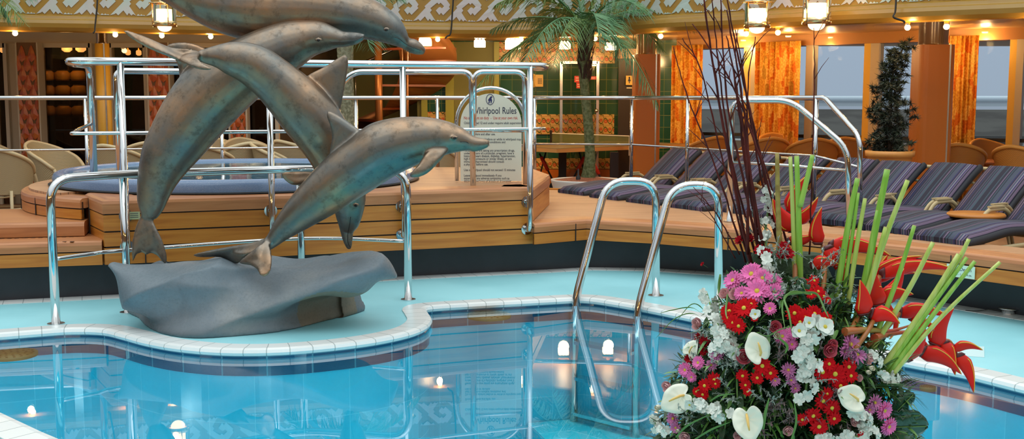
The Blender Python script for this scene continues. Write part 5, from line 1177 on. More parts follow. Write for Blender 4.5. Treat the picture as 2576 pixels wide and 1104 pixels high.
# ================================================================== plants
leafm = mat('palm_leaf', (.06, .18, .07), .5, 0, 5, (.13, .27, .12)); leafm2 = mat('palm_leaf_olive', (.10, .18, .03), .5, 0, 5, (.17, .25, .07))
trunkm = mat('palm_trunk', (.09, .06, .03), .85, 0, 30, (.22, .20, .10), .8, 40)
trunkm2 = mat('palm_trunk_green', (.10, .12, .04), .85, 0, 30, (.20, .22, .10), .8, 40)
def frond(mb, o, tip, sag, L_=.34, n=44, seed=0, wd=.011):
    """feathery frond: a curved rachis from o to tip with drooping leaflet pairs"""
    R = random.Random(seed); o = Vector(o); tip = Vector(tip); mid = (o+tip)/2+Vector((0, 0, sag)); pts = [(1-t)**2*o+2*t*(1-t)*mid+t*t*tip for t in [k/n for k in range(n+1)]]
    mb.tube(pts[::3]+[pts[-1]], [lerp(.016, .004, k/(len(pts[::3]))) for k in range(len(pts[::3])+1)], 5)
    for k in range(4, n+1):
        t = k/n; p = pts[k]; d = (pts[min(k+1, n)]-pts[k-1]).normalized(); side = d.cross(Vector((0, 0, 1)))
        if side.length < .1: side = Vector((1, 0, 0))
        side.normalize(); ln = L_*(math.sin(PI*min(1, .12+t*.86))**.6)*R.uniform(.8, 1.1)
        for s_ in (-1, 1):
            dr = (side*s_*R.uniform(.6, .95)+d*R.uniform(.45, .8)+Vector((0, 0, R.uniform(-.25, .12)))).normalized(); a = p; q = p+dr*ln*.5+Vector((0, 0, -.02)); e = p+dr*ln*.92+Vector((R.uniform(-.02, .02), 0, -ln*R.uniform(.25, .5)))
            w_ = Vector((0, 0, 1)).cross(dr); w_ = (w_.normalized() if w_.length > .1 else Vector((1, 0, 0)))*wd*.5; w_ = w_+Vector((0, 0, wd*.35))
            mb.add([a-w_*.6, a+w_*.6, q+w_, q-w_, e], [(0, 1, 2, 3), (3, 2, 4)])
def palm(root, base, pts, radii, fronds, tm, seed, lm=leafm, Lf=.44):
    R = random.Random(seed); mb = MB(); P_ = catmull([Vector(p) for p in pts], 8); rs = [lerp(radii[int(i/(len(P_)-1)*(len(radii)-1)*.999)], radii[min(int(i/(len(P_)-1)*(len(radii)-1)*.999)+1, len(radii)-1)], (i/(len(P_)-1)*(len(radii)-1)*.999) % 1) for i in range(len(P_))]
    mb.tube(P_, rs, 16)
    for i, p in enumerate(P_[:-1]):       # old leaf bases
        for j in range(3):
            zf = j/3; q = p.lerp(P_[i+1], zf); r_ = rs[i]
            for k in range(10):
                a = 2*PI*(k+.5*((i*3+j) % 2))/10+R.uniform(-.1, .1); c_ = q+Vector((math.cos(a)*r_*.95, math.sin(a)*r_*.95, 0)); o_ = Vector((math.cos(a), math.sin(a), 0)); tn = Vector((-math.sin(a), math.cos(a), 0)); hgt = R.uniform(.035, .055)
                mb.add([c_-tn*r_*.28-Vector((0, 0, .02)), c_+tn*r_*.28-Vector((0, 0, .02)), c_+o_*r_*.16+Vector((0, 0, hgt)), c_+Vector((0, 0, .03))], [(0, 1, 2), (1, 3, 2), (3, 0, 2)])
    mb.build('trunk', tm, root)
    top = P_[-1]
    for i, (tp, sg) in enumerate(fronds):
        mb = MB(); frond(mb, top+Vector((R.uniform(-.04, .04), R.uniform(-.04, .04), R.uniform(-.08, .05))), tp, sg, Lf, 58, seed*50+i); mb.build('frond', lm if i % 3 else leafm2, root)
pd0 = 14.3; T = lambda px, py, dd=0: tuple(PD(px, py, pd0+dd))
pm1 = thing('feather_palm', 'tall feathery palm with a shaggy trunk in the white planter, centre right', 'palm', (xat(1480, pd0), pd0, .5))
palm(pm1, None, [PD(1480, 452, pd0), PD(1484, 400, pd0), PD(1480, 320, pd0), PD(1471, 230, pd0), PD(1468, 170, pd0), PD(1474, 105, pd0), PD(1476, 70, pd0)], [.085, .060, .060, .055, .065, .095, .08],
     [(T(1196, 225, -.4), .55), (T(1235, 75, .3), .35), (T(1320, 150, -.9), .55), (T(1392, 165, -1.1), .6), (T(1290, -70, .4), .25), (T(1420, -150, .2), .1), (T(1560, -140, -.1), .15), (T(1655, 265, -.5), .62), (T(1752, 70, -.2), .45), (T(1700, -30, .4), .3), (T(1570, 150, -1.2), .6), (T(1660, 120, .6), .55), (T(1250, 10, -.5), .45), (T(1510, 120, -1.3), .5), (T(1620, 30, -.9), .5), (T(1350, 60, .6), .4)], trunkm2, 3)
# darker fibrous head of the trunk
mb = MB(); R = random.Random(5)
for k in range(160):
    a = R.uniform(0, 2*PI); z = R.uniform(1.75, 2.35); r_ = .065+.03*math.sin((z-1.75)*4); b = Vector((xat(1471, pd0)+r_*math.cos(a), pd0+r_*math.sin(a), z)); e = b+Vector((math.cos(a)*R.uniform(.01, .05), math.sin(a)*.03, R.uniform(.08, .16))); t_ = Vector((-math.sin(a), math.cos(a), 0))*.016
    mb.add([b-t_, b+t_, e], [(0, 1, 2)])
mb.build('fibre_sheath', mat('dark_fibre', (.045, .022, .012), .9), pm1)
pl = thing('planter', 'round white planter with red-brown bark mulch under the tall palm', 'planter', (xat(1476, pd0), pd0, F))
c = Vector((xat(1476, pd0), pd0, 0)); zr = H-(450-245)*pd0/FPX
mb = MB(); mb.lathe([(.40, F), (.43, zr-.12), (.46, zr-.02), (.46, zr), (.44, zr+.002), (.42, zr-.01), (.42, zr-.1)], c, 48); mb.build('bowl', mat('planter_white', (.62, .62, .58), .4), pl)
mb = MB(); mb.lathe([(.42, zr-.015), (.2, zr+.02), (.001, zr+.03)], c, 40); mb.build('mulch', mat('bark_mulch', (.20, .06, .03), .9, 0, 60, (.34, .12, .06), 1, 60), pl)
mb = MB(); q = Vector((xat(1455, pd0-.2), pd0-.2, zr)); mb.lathe([(.03, 0), (.03, .05), (.012, .07), (.01, .14), (.001, .15)], q, 12); mb.build('spike_light', blackm, pl)
pd0 = 13.9
pm2 = thing('feather_palm', 'second palm mostly hidden behind the dolphins, pale trunk showing above the front dorsal fin', 'palm', (xat(873, pd0), pd0, F))
palm(pm2, None, [(xat(872, pd0), pd0, F), PD(874, 380, pd0), PD(873, 290, pd0), PD(870, 200, pd0), PD(868, 100, pd0), PD(868, 50, pd0)], [.10, .09, .09, .085, .1, .08],
     [(T(1045, 120, -.2), .45), (T(1010, -10, .2), .3), (T(960, -60, 0), .2), (T(760, -80, 0), .2), (T(700, 60, .3), .4), (T(930, 120, -.8), .4)], mat('palm_trunk_grey', (.20, .20, .12), .85, 0, 30, (.36, .36, .24), .8, 40), 4)
pd0 = 12.6
pm3 = thing('feather_palm', 'palm beyond the left edge with drooping frond tips at the top left corner', 'palm', (xat(-150, pd0), pd0, F))
palm(pm3, None, [(xat(-160, pd0), pd0, F), PD(-158, 250, pd0), PD(-150, 60, pd0), PD(-150, -30, pd0)], [.10, .08, .09, .08], [(T(60, 55, -.3), .45), (T(85, -10, .2), .35), (T(20, 45, .4), .5), (T(-300, 60, 0), .4), (T(-120, -160, 0), .1), (T(40, -60, 0), .3)], trunkm2, 6)
# conifer in a terracotta pot
kd = 12.3; kx = xat(2238, kd); kc = thing('conifer_pot', 'orange terracotta pot of the dark potted conifer, behind the loungers', 'pot', (kx, kd, F)); zr = H-(378-245)*kd/FPX
mb = MB(); mb.lathe([(.17, F), (.19, F+.1), (.23, zr-.15), (.235, zr-.07), (.26, zr-.06), (.265, zr), (.24, zr+.002), (.22, zr-.03), (.001, zr-.04)], (kx, kd, 0), 40); mb.build('pot_body', mat('terracotta', (.60, .24, .05), .5, 0, 4, (.68, .32, .08)), kc)
kt = thing('potted_conifer', 'dark spiky conifer in tiers standing in the terracotta pot', 'tree', (kx, kd, zr)); needle = mat('dark_needles', (.008, .013, .008), .55, 0, 8, (.02, .035, .018))
mb = MB(); tpts = [Vector((kx, kd, zr-.03)), Vector((kx-.01, kd, 1.4)), Vector((kx+.0, kd, 1.8)), Vector((xat(2262, kd), kd, 2.1))]; mb.tube(catmull(tpts, 5), [.022]*5+[.018]*5+[.01]*6, 8); mb.build('stem', mat('conifer_bark', (.03, .02, .012), .9), kt)
R = random.Random(9); mb = MB(); TP = catmull(tpts, 10)
for tz, rad, cnt in ((1.0, .28, 30), (1.05, .26, 26), (1.15, .24, 24), (1.24, .17, 16), (1.30, .22, 20), (1.37, .27, 24), (1.44, .23, 22), (1.52, .16, 14), (1.60, .18, 16), (1.67, .21, 20), (1.75, .16, 16), (1.82, .18, 16), (1.9, .18, 18), (1.97, .13, 14), (2.04, .14, 12), (2.12, .08, 9)):
    cp = min(TP, key=lambda p: abs(p.z-tz))
    for b in range(cnt):
        a = R.uniform(0, 2*PI); rr = rad*R.uniform(.25, 1); tip = Vector((cp.x+rr*math.cos(a), cp.y+rr*math.sin(a), tz+R.uniform(-.06, .06)))
        if b % 4 == 0: mb.tube([cp, tip], .004, 4)
        for k in range(30):
            dv = Vector((R.gauss(0, 1), R.gauss(0, 1), R.gauss(0, 1)-.15)).normalized()*R.uniform(.04, .09); t_ = dv.orthogonal().normalized()*.0075; mb.add([tip-t_, tip+t_, tip+dv], [(0, 1, 2)])
mb.build('foliage', needle, kt)
# ================================================================== flower arrangement
AX, AY = .74, 2.95
def wid(py): 
    pts = [(560, 60), (650, 130), (750, 200), (850, 270), (950, 330), (1104, 380), (1200, 380)]
    if py <= pts[0][0]: return pts[0][1]
    for (a, b), (c, d) in zip(pts, pts[1:]):
        if py <= c: return lerp(b, d, (py-a)/(c-a))
    return 380
def FD(px, py, extra=0):
    q = (px-2000)/wid(py); return AY-.26*math.sqrt(max(0, 1-q*q))*min(1, wid(py)/250)+extra
def FP(px, py, extra=0): return PD(px, py, FD(px, py, extra))
def FN(px, py):
    q = max(-1.2, min(1.2, (px-2000)/wid(py))); return Vector((q*.9, -1.0*math.sqrt(max(.05, 1-min(1, q*q))), max(-.2, min(.8, (960-py)/420)))).normalized()
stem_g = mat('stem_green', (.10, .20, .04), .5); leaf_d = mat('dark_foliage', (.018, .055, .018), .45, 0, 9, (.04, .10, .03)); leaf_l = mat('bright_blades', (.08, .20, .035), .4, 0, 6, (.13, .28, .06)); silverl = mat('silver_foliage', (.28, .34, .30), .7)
pinkm = mat('pink_petal', (.72, .10, .36), .6, 0, 30, (.84, .24, .52), sss=.1, spec=.2); redm = mat('red_petal', (.48, .002, .006), .7, 0, 20, (.62, .004, .010), spec=.12); magm = mat('magenta_petal', (.42, .04, .22), .5, 0, 30, (.66, .28, .50))
yel = mat('yellow_centre', (.70, .48, .03), .6, 0, 200, (.5, .45, .05)); whitep = mat('white_petal', (.62, .68, .62), .5, 0, 60, (.72, .76, .70), sss=.1); pinkrose = mat('pale_pink_petal', (.72, .36, .40), .5, 0, 14, (.78, .52, .50), sss=.1); rosem = mat('rose_pink_petal', (.62, .09, .16), .5, 0, 14, (.70, .20, .24)); creamp = mat('cream_petal', (.76, .72, .56), .45)
spad = mat('spadix', (.78, .50, .14), .5); helr = mat('heliconia_red', (.74, .010, .006), .45, 0, 5, (.66, .018, .008), spec=.3); hely = mat('heliconia_edge', (.75, .42, .04), .4); held = mat('heliconia_base', (.10, .015, .02), .4)
def petal(mb, a, L_, w, lift, curl, r0=.12, cup=.0, z0=0):
    d = Vector((math.cos(a), math.sin(a), 0)); s_ = Vector((-d.y, d.x, 0)); vs = []; N_ = 5
    for i in range(N_+1):
        t = i/N_; ww = w*math.sin(PI*min(.93, .16+t*.8))**.7*(1 if i < N_ else .35); p = d*(r0+(L_-r0)*t); z = z0+lift*t+curl*t*t
        vs += [p-s_*ww+Vector((0, 0, z+cup*ww)), p+Vector((0, 0, z)), p+s_*ww+Vector((0, 0, z+cup*ww))]
    fs = []
    for i in range(N_): b = 3*i; fs += [(b, b+1, b+4, b+3), (b+1, b+2, b+5, b+4)]
    mb.add(vs, fs, True)
def proto_daisy(label, m_, name, layers, cen=True, grp=None):
    r = thing(name, label, 'flower', (0, 0, 0), grp); ORG[r.name] = Vector(); R = random.Random(len(name))
    mb = MB()
    for n, L_, w, lift, curl, z0 in layers:
        for k in range(n): petal(mb, 2*PI*(k+R.uniform(-.25, .25))/n+z0*7, L_*R.uniform(.9, 1.06), w, lift+R.uniform(-.06, .06), curl, .12, .15, z0)
    mb.build('petals', m_, r)
    if cen: mb = MB(); mb.sphere((0, 0, .10), .20, 14, 8, (1, 1, .55)); mb.build('flower_centre', yel, r)
    mb = MB(); mb.tube([(0, 0, .05), (0, 0, -.25), (.05, .02, -1.6), (.1, 0, -3.0)], .055, 5); mb.build('stem', stem_g, r)
    freeze(r); return r
def proto_rose(label, name, m_, bud, grp):
    r = thing(name, label, 'flower', (0, 0, 0), grp); ORG[r.name] = Vector(); mb = MB()
    for ly, (n, rad, hgt, op) in enumerate(((3, .28, 1.25, .0), (4, .45, 1.22, .12), (5, .62, 1.12, .32)) if not bud else ((3, .25, 1.3, 0), (3, .38, 1.2, .04))):
        for k in range(n):
            a0 = 2*PI*k/n+ly*.7; span = 2*PI/n*.72; vs = []; NU, NV = 6, 6
            for j in range(NV+1):
                v = j/NV
                for i in range(NU+1):
                    u = i/NU*2-1; a = a0+u*span*(.35+.65*math.sin(PI*min(1, v*.75+.15))); rr = rad*(.18+.95*math.sin(PI*min(.62, v*.62+.02)))*(1+op*v*v); z = -.45+hgt*v-(.14*u*u*v)-(op*.35*v**4); vs.append((rr*math.cos(a), rr*math.sin(a), z))
            fs = [(j*(NU+1)+i, j*(NU+1)+i+1, (j+1)*(NU+1)+i+1, (j+1)*(NU+1)+i) for j in range(NV) for i in range(NU)]; mb.add(vs, fs, True)
    mb.build('petals', m_, r)
    mb = MB(); mb.lathe([(.001, -.6), (.2, -.5), (.26, -.35), (.22, -.2)], n=10); mb.tube([(0, 0, -.5), (.05, 0, -1.6), (.1, 0, -3)], .06, 5); mb.build('stem', stem_g, r); freeze(r); return r
def floret(mb, M_, s_, R, n=5):
    for k in range(n):
        a = 2*PI*k/n+R.uniform(-.2, .2); d = Vector((math.cos(a), math.sin(a), 0)); q = Vector((-d.y, d.x, 0)); vs = []; NN = 4
        for i in range(NN+1):
            t = i/NN; w = .48*math.sin(PI*(.12+.76*t))**.6; z = .05+.35*t-.25*t*t
            for u in (-1, -.33, .33, 1): vs.append(M_ @ (s_*(d*(t*.95)+q*w*u*.85+Vector((0, 0, z+.12*math.sin(u*5+k+i)*t+.08*u*u)))))
        mb.add(vs, [(4*i+j, 4*i+j+1, 4*i+j+5, 4*i+j+4) for i in range(NN) for j in range(3)], True)
def orient(p, nrm, roll, s_):
    q = nrm.to_track_quat('Z', 'Y'); return Matrix.Translation(p) @ q.to_matrix().to_4x4() @ Matrix.Rotation(roll, 4, 'Z') @ Matrix.Scale(s_, 4)
def place(proto, used, lab, px, py, r_, ex, R, n_=None):
    o = proto if not used else copy_tree(proto, label=lab)
    if not used: o['label'] = lab
    nr = n_ or FN(px, py); nr = (nr+Vector((R.uniform(-.22, .22), -.35, R.uniform(-.15, .25)))).normalized(); d = FD(px, py, ex); o.matrix_world = orient(PD(px, py, d), nr, R.uniform(0, 6.28), r_*1.10/FPX*d); return o
def flowers(proto, clusters, noun, seed, ex=0):
    R = random.Random(seed); used = False
    for phrase, lst in clusters:
        lst = sorted(lst); n = len(lst)
        for i, (px, py, r_) in enumerate(lst):
            pl_ = '' if n == 1 else (('left one' if i == 0 else 'right one') if n == 2 else ordn(i, n)); place(proto, used, noun+' '+phrase+(', '+pl_ if pl_ else ''), px, py, r_, ex, R); used = True
PD_ = [(20, 1.0, .13, .12, -.1, 0), (18, .86, .12, .28, -.12, .05), (14, .62, .11, .35, -.05, .1)]
flowers(proto_daisy('', pinkm, 'pink_chrysanthemum', PD_, grp='pink chrysanthemums'), [
 ('on top of the bouquet', [(1845, 706, 27), (1891, 690, 31), (1918, 700, 24), (1905, 733, 33), (1948, 734, 23), (1866, 738, 20), (1948, 708, 20)]),
 ('alone under the top cluster', [(1937, 776, 17)]), ('below the white round bud', [(1968, 845, 22), (1996, 838, 18), (1992, 866, 16)]),
 ('at the left flank beside the white spire', [(1724, 930, 20), (1757, 912, 18), (1740, 948, 14)]),
 ('in the pair at the very bottom right', [(2224, 1032, 26), (2235, 1072, 25)])], 'pink chrysanthemum', 3, -.02)
flowers(proto_daisy('', magm, 'magenta_chrysanthemum', [(16, 1.0, .11, .25, -.1, 0), (14, .8, .1, .4, -.1, .06), (10, .5, .1, .5, 0, .1)], grp='two-tone magenta chrysanthemums'), [
 ('at the right edge above the arched stems', [(2138, 866, 30), (2156, 890, 26), (2125, 884, 18)]), ('at the left flank', [(1803, 892, 19), (1815, 880, 14), (1790, 918, 16)]),
 ('in the middle above the dark foliage', [(1983, 930, 20), (2021, 925, 18), (1990, 955, 16), (1950, 957, 15), (2000, 976, 15), (2035, 903, 12)]),
 ('at the bottom left corner of the bouquet', [(1712, 1020, 18), (1694, 1052, 20), (1700, 1075, 16), (1730, 1008, 13)]), ('low right beside the white blossoms', [(2200, 1012, 22), (2187, 1030, 16)])], 'magenta chrysanthemum', 5, -.015)
RL = [(13, 1.0, .17, .1, -.1, 0), (12, .86, .16, .2, -.08, .05)]
flowers(proto_daisy('', redm, 'red_daisy', RL, grp='red daisies'), [
 ('of the group under the pink top', [(1835, 783, 24), (1872, 775, 27), (1890, 765, 18), (1845, 812, 22), (1858, 820, 20), (1832, 800, 18), (1898, 800, 10)]),
 ('of the dark group behind the heliconia stems', [(2030, 718, 18), (2048, 706, 15), (2058, 733, 17), (2072, 745, 15), (2040, 740, 14), (2082, 755, 12)]),
 ('of the cluster behind the white flowers at centre right', [(1998, 788, 24), (2025, 800, 26), (2048, 790, 25), (2075, 803, 22), (2012, 810, 20)]),
 ('of the large cluster with yellow eyes at right', [(2068, 935, 27), (2100, 940, 30), (2135, 922, 22), (2113, 970, 25), (2140, 945, 20), (2085, 915, 20)]),
 ('of the bottom right cluster', [(2070, 1008, 24), (2045, 1045, 24), (2092, 1025, 25), (2060, 1072, 25), (2098, 1052, 20), (2018, 1055, 18), (2080, 990, 18)]),
 ('cut by the bottom frame edge', [(2168, 1100, 18)]), ('right of the white anthurium in the middle', [(1918, 920, 24), (1938, 938, 20)]),
 ('of the loose middle group left of centre', [(1868, 945, 18), (1905, 950, 18), (1875, 968, 16), (1880, 985, 12)]),
 ('of the left group above the lying anthurium', [(1797, 955, 20), (1773, 970, 20), (1768, 992, 17), (1800, 965, 14), (1752, 985, 12)])], 'red daisy', 11, -.02)
RL2 = [(9, 1.0, .26, .5, -.1, 0), (7, .7, .24, .7, -.1, .1)]
flowers(proto_daisy('', mat('deep_red_petal', (.28, .002, .008), .7, 0, 20, (.40, .004, .012), spec=.12), 'deep_red_blossom', RL2, cen=False, grp='small deep red blossoms'), [
 ('among the bases of the red branches', [(1862, 606, 14), (1888, 602, 13), (1905, 598, 9)]), ('beside the white spire near the branches', [(1912, 630, 15), (1928, 640, 16), (1937, 688, 9)]),
 ('left of the green upright stalks', [(1972, 622, 15), (1980, 640, 17), (1966, 642, 13)]), ('of the dark tuft at the upper left flank', [(1762, 850, 15), (1776, 862, 16), (1752, 868, 13), (1771, 883, 12), (1735, 903, 13)]), ('at the far left by the ladder tube', [(1768, 665, 6)])], 'deep red blossom', 13)
flowers(proto_rose('', 'pink_lisianthus', pinkrose, False, 'pale pink cupped blooms'), [
 ('under the pink top cluster', [(1825, 741, 16), (1852, 742, 18)]), ('hanging at the upper left edge', [(1757, 815, 17)]), ('beside the green stalks', [(2018, 716, 17)]),
 ('at the left rim by the lying anthurium', [(1682, 972, 17), (1684, 1002, 16), (1700, 985, 13)]), ('at the right rim by the stalk bundle', [(2182, 902, 15), (2160, 950, 10)]),
 ('low right beside the white blossoms', [(2148, 1055, 17), (2165, 1048, 14)]), ('at the bottom left', [(1724, 1096, 16), (1855, 1094, 12)]), ('at the bottom centre', [(1982, 1080, 15)]), ('in the middle left of the white spire', [(1830, 862, 12), (1835, 870, 13)])], 'pale pink cupped flower', 17, -.01)
flowers(proto_rose('', 'rose_pink_bloom', rosem, False, 'deep pink cupped blooms'), [
 ('left of the white anthurium in the middle', [(1872, 897, 21)]), ('above the pink daisies at centre', [(1950, 822, 17)]), ('at the right below the red cluster', [(2085, 880, 20), (2092, 866, 15)]), ('at the bottom right of centre', [(2035, 1036, 13)])], 'deep pink cupped flower', 19, -.015)
flowers(proto_rose('', 'white_bud', creamp, True, 'closed white buds'), [
 ('at centre above the pink daisies', [(1953, 846, 18)]), ('at the left rim by the lying anthurium', [(1660, 1024, 16)]), ('at the right rim', [(2190, 925, 14), (2182, 935, 12)]), ('left of the dark centre', [(1805, 910, 9)]), ('at the bottom left rim', [(1706, 1082, 9)])], 'closed white bud', 23, -.03)
# anthuriums
def anthurium(label, px, py, r_, roll, nrm, ex):
    p = FP(px, py, ex); s_ = r_/FPX*p.y; M_ = orient(p, Vector(nrm).normalized(), roll, s_)
    r = thing('white_anthurium', label, 'flower', tuple(p), 'white anthuriums'); mb = MB(); n = 40; rows = []
    for k in (0, .25, .5, .75, 1):
        row = []
        for i in range(n):
            a = 2*PI*i/n; rr = (1-.28*math.cos(a)*0+.0)*(.80+.22*abs(math.cos(a/2))**1.5-.42*math.exp(-((a-PI)/.38)**2)+.25*math.exp(-(a/.35)**2)+.25*math.exp(-((a-2*PI)/.35)**2)); q = Vector((-rr*k*math.cos(a)*1.05, rr*k*math.sin(a)*.92, .16*k*k*math.sin(a*2)+.10*k*k+.02*math.sin(a*9)*k)); row.append(M_ @ q)
        rows.append(row)
    mb.rings([[q.copy() for q in rw] for rw in rows], False, True); o = mb.build('spathe', mat('spathe_white', (.80, .82, .70), .22, sss=.1), r); sd_ = o.modifiers.new('t', 'SOLIDIFY'); sd_.thickness = .0012
    mb = MB(); mb.tube([M_ @ Vector(v) for v in ((.30, 0, .0), (.1, .03, .22), (-.35, .05, .34), (-.62, .05, .38))], [.06*s_, .085*s_, .07*s_, .04*s_], 10); mb.build('spadix', spad, r)
    mb = MB(); mb.tube([M_ @ Vector((.3, 0, -.02)), M_ @ Vector((.6, 0, -.8)), Vector((AX, AY, p.z-.1))], .004, 6); mb.build('stem', stem_g, r)
anthurium('white anthurium in the middle, tilted to the upper right with its spadix up', 1908, 884, 40, 2.6+PI/2+.9, (.25, -1, .2), -.04)
anthurium('large white anthurium at the bottom centre facing the viewer', 1880, 1054, 46, PI/2+.15, (-.05, -1, .25), -.06)
anthurium('white anthurium at the right, below the big red daisy cluster', 2150, 1004, 40, PI/2-2.1, (.25, -1, .35), -.04)
anthurium('white anthurium lying at the left rim, spadix pointing down left', 1712, 1000, 44, PI/2-.9, (-.55, -.8, .35), -.03)
anthurium('small greenish white anthurium on edge at the upper left flank', 1738, 882, 26, PI/2+2.6, (-.75, -.7, .2), -.02)
# white spires
def spire(label, pts, r0, r1, n, seed, ex=-.01):
    R = random.Random(seed); P_ = catmull([FP(a, b, ex) for a, b in pts], 10); r = thing('white_delphinium', label, 'flower', tuple(P_[-1]), 'white flower spires')
    mb = MB(); mb.tube(P_, .003, 6); mb.build('stem', stem_g, r)
    for i in range(n):
        t = i/(n-1); q = P_[int(t*(len(P_)-1))]; s_ = lerp(r0, r1, t)*.82/FPX*q.y; off = Vector((R.uniform(-1, 1)*s_*1.1, -s_*R.uniform(.2, .8), R.uniform(-.5, .5)*s_)); nr = (off+Vector((0, -.4*s_, .2*s_))).normalized(); mb = MB(); floret(mb, orient(q+off, nr, R.uniform(0, 6), 1), s_, R); mb.build('floret', whitep, r)
spire('white spire running down the left flank beside the red daisies', [(1778, 738), (1795, 790), (1815, 835), (1850, 890)], 16, 22, 26, 1)
spire('second white spire on the left flank, lower and wider', [(1835, 800), (1825, 850), (1805, 885)], 15, 20, 14, 2)
spire('tall upper white spire between the branches and green stalks', [(1935, 470), (1932, 530), (1925, 590), (1935, 660), (1945, 720)], 11, 22, 22, 3, .0)
spire('white flower fall right of centre, upper part beside the red cluster', [(2062, 800), (2045, 840), (2020, 880), (2040, 930)], 20, 24, 20, 4, -.03)
spire('white flower fall running down right of centre', [(2025, 900), (2030, 950), (2025, 1000)], 20, 22, 12, 5, -.02)
spire('white row of blossoms above the bottom anthurium', [(1735, 1018), (1775, 1020), (1800, 1035), (1830, 1045)], 19, 21, 18, 6, -.04)
spire('white tuft at the lower left edge over the water', [(1645, 1052), (1655, 1075), (1680, 1085)], 13, 15, 12, 7)
spire('white blossoms at the bottom right of the bouquet', [(2150, 1030), (2175, 1060), (2190, 1090), (2130, 1100)], 19, 24, 18, 8, -.02)
spire('white tuft at the right rim over the water', [(2215, 935), (2235, 955), (2250, 945)], 15, 17, 10, 9)
spire('white blossoms along the right rim below the stalks', [(2190, 890), (2205, 910)], 14, 16, 7, 10)
spire('white blossoms at the lowest edge right of centre', [(2060, 1098), (2110, 1104)], 15, 17, 8, 12)
spire('small pale bellflowers beside the red branches at the top', [(1932, 480), (1926, 500), (1940, 520)], 12, 12, 7, 14)
# three open white blooms
w5 = proto_daisy('', whitep, 'white_bloom', [(5, 1.0, .5, .2, -.1, 0), (5, .8, .42, .35, -.1, .08)], grp='open white blooms')
flowers(w5, [('of the three open ones beside the red cluster', [(2075, 822, 24), (2010, 832, 20), (2035, 812, 17)]), ('behind the central red daisies', [(1900, 790, 14)]), ('at the bottom left above the grass', [(1735, 1018, 14), (1762, 1012, 13)])], 'open white bloom', 29, -.05)
# ------------------------------------------------------------------ heliconias
def claw(parent, bx, by, tx, ty, w, ex=0, bend=.12, dark=False):
    """boat shaped bract with a sharp tip"""
    d = FD(bx, by)+ex; b = PD(bx, by, d); t = PD(tx, ty, d-.015); ax_ = (t-b)*1.2; L_ = ax_.length; ax_.normalize(); side = Vector((-ax_.z, 0, ax_.x)); wv = w*1.12/FPX*d/2; R_ = []; n = 12; N_ = 14
    for i in range(N_+1):
        u = i/N_; r_ = wv*1.28*min(1, (u+.06)/.28)**.6*(1-u)**.80*(1 if u < .97 else .6) if i < N_ else wv*.01
        c = b+ax_*(L_*u)+side*(bend*L_*math.sin(PI*u)); R_.append([c+side*(r_*math.cos(2*PI*j/n))+Vector((0, -1, 0))*(r_*.42*math.sin(2*PI*j/n)) for j in range(n)])
    mb = MB(); mb.rings(R_, True, True); o = mb.build('bract', helr, parent)
    e = MB(); e.tube([lerp(q[1], q[2], .5) for q in R_[2:]], [.0016]*(len(R_)-3)+[.0006], 5); e.build('yellow_edge', hely, o)
    e = MB(); e.rings([[b+(q-b)*1.02-ax_*.004 for q in R_[k]] for k in (0, 1)], True, True); e.build('dark_base', held, o)
def heliconia(label, stempts, claws, ex=0):
    p0 = FP(*stempts[0]); r = thing('heliconia', label, 'flower', tuple(FP(*stempts[-1])), 'red heliconias')
    mb = MB(); mb.tube(catmull([FP(a, b, ex) for a, b in stempts], 6), .0065, 8); mb.build('flower_stem', mat('heliconia_stem', (.30, .10, .02), .45), r)
    for c in claws: claw(r, *c[:5], ex=ex+(c[5] if len(c) > 5 else 0), bend=c[6] if len(c) > 6 else .1)
heliconia('uppermost red heliconia behind the two upright green stalks', [(2002, 560), (2003, 610), (2000, 700), (2005, 800)], [(1992, 540, 2032, 452, 44, .02), (2000, 575, 1953, 512, 46, .0), (1998, 560, 2048, 506, 34, .03, -.1), (1985, 606, 2048, 588, 28, .02, -.1)], .05)
heliconia('red heliconia with a bract standing up and one pointing right over the curb', [(2070, 615), (2075, 660), (2070, 740), (2060, 850)], [(2058, 612, 2066, 536, 36, 0), (2086, 622, 2215, 640, 44, -.02, .10), (2080, 622, 2118, 708, 38, -.03, .10), (2042, 665, 2102, 668, 34, .02, .12), (2130, 640, 2095, 660, 20, .02)], .03)
heliconia('red heliconia lying to the right in front of the black plinth', [(2178, 770), (2190, 720), (2215, 690), (2130, 850)], [(2198, 692, 2300, 652, 30, 0, .08), (2215, 690, 2378, 682, 36, -.01, .10), (2205, 705, 2290, 690, 24, .02), (2195, 735, 2228, 655, 30, .02, .05)], .0)
heliconia('central red heliconia with a fan of four bracts', [(2212, 765), (2190, 820), (2150, 880)], [(2206, 768, 2200, 690, 50, -.02, .05), (2212, 762, 2264, 690, 44, -.01, -.08), (2214, 750, 2284, 742, 42, -.03, .12), (2192, 790, 2252, 810, 42, -.01, .15), (2172, 790, 2165, 718, 42, .01, -.05), (2168, 742, 2210, 725, 30, .03), (2240, 795, 2235, 755, 30, .02)], -.03)
heliconia('small red heliconia of two bracts between the leaning stalks', [(2262, 788), (2225, 830), (2180, 870)], [(2262, 788, 2368, 796, 36, 0, .12), (2290, 800, 2350, 830, 22, .01, .1), (2255, 800, 2240, 845, 14, .02)], .02)
heliconia('rightmost red heliconia hanging over the pool edge', [(2405, 892), (2385, 858), (2350, 868), (2310, 882), (2255, 905)], [(2352, 868, 2392, 790, 46, -.01, .10), (2275, 905, 2314, 808, 48, .01, -.10), (2318, 884, 2402, 932, 42, -.02, .12), (2375, 860, 2398, 930, 34, -.01, .05), (2398, 876, 2460, 880, 26, -.01, .15), (2412, 892, 2443, 972, 34, -.01, .08), (2330, 872, 2300, 850, 24, .02)], .02)
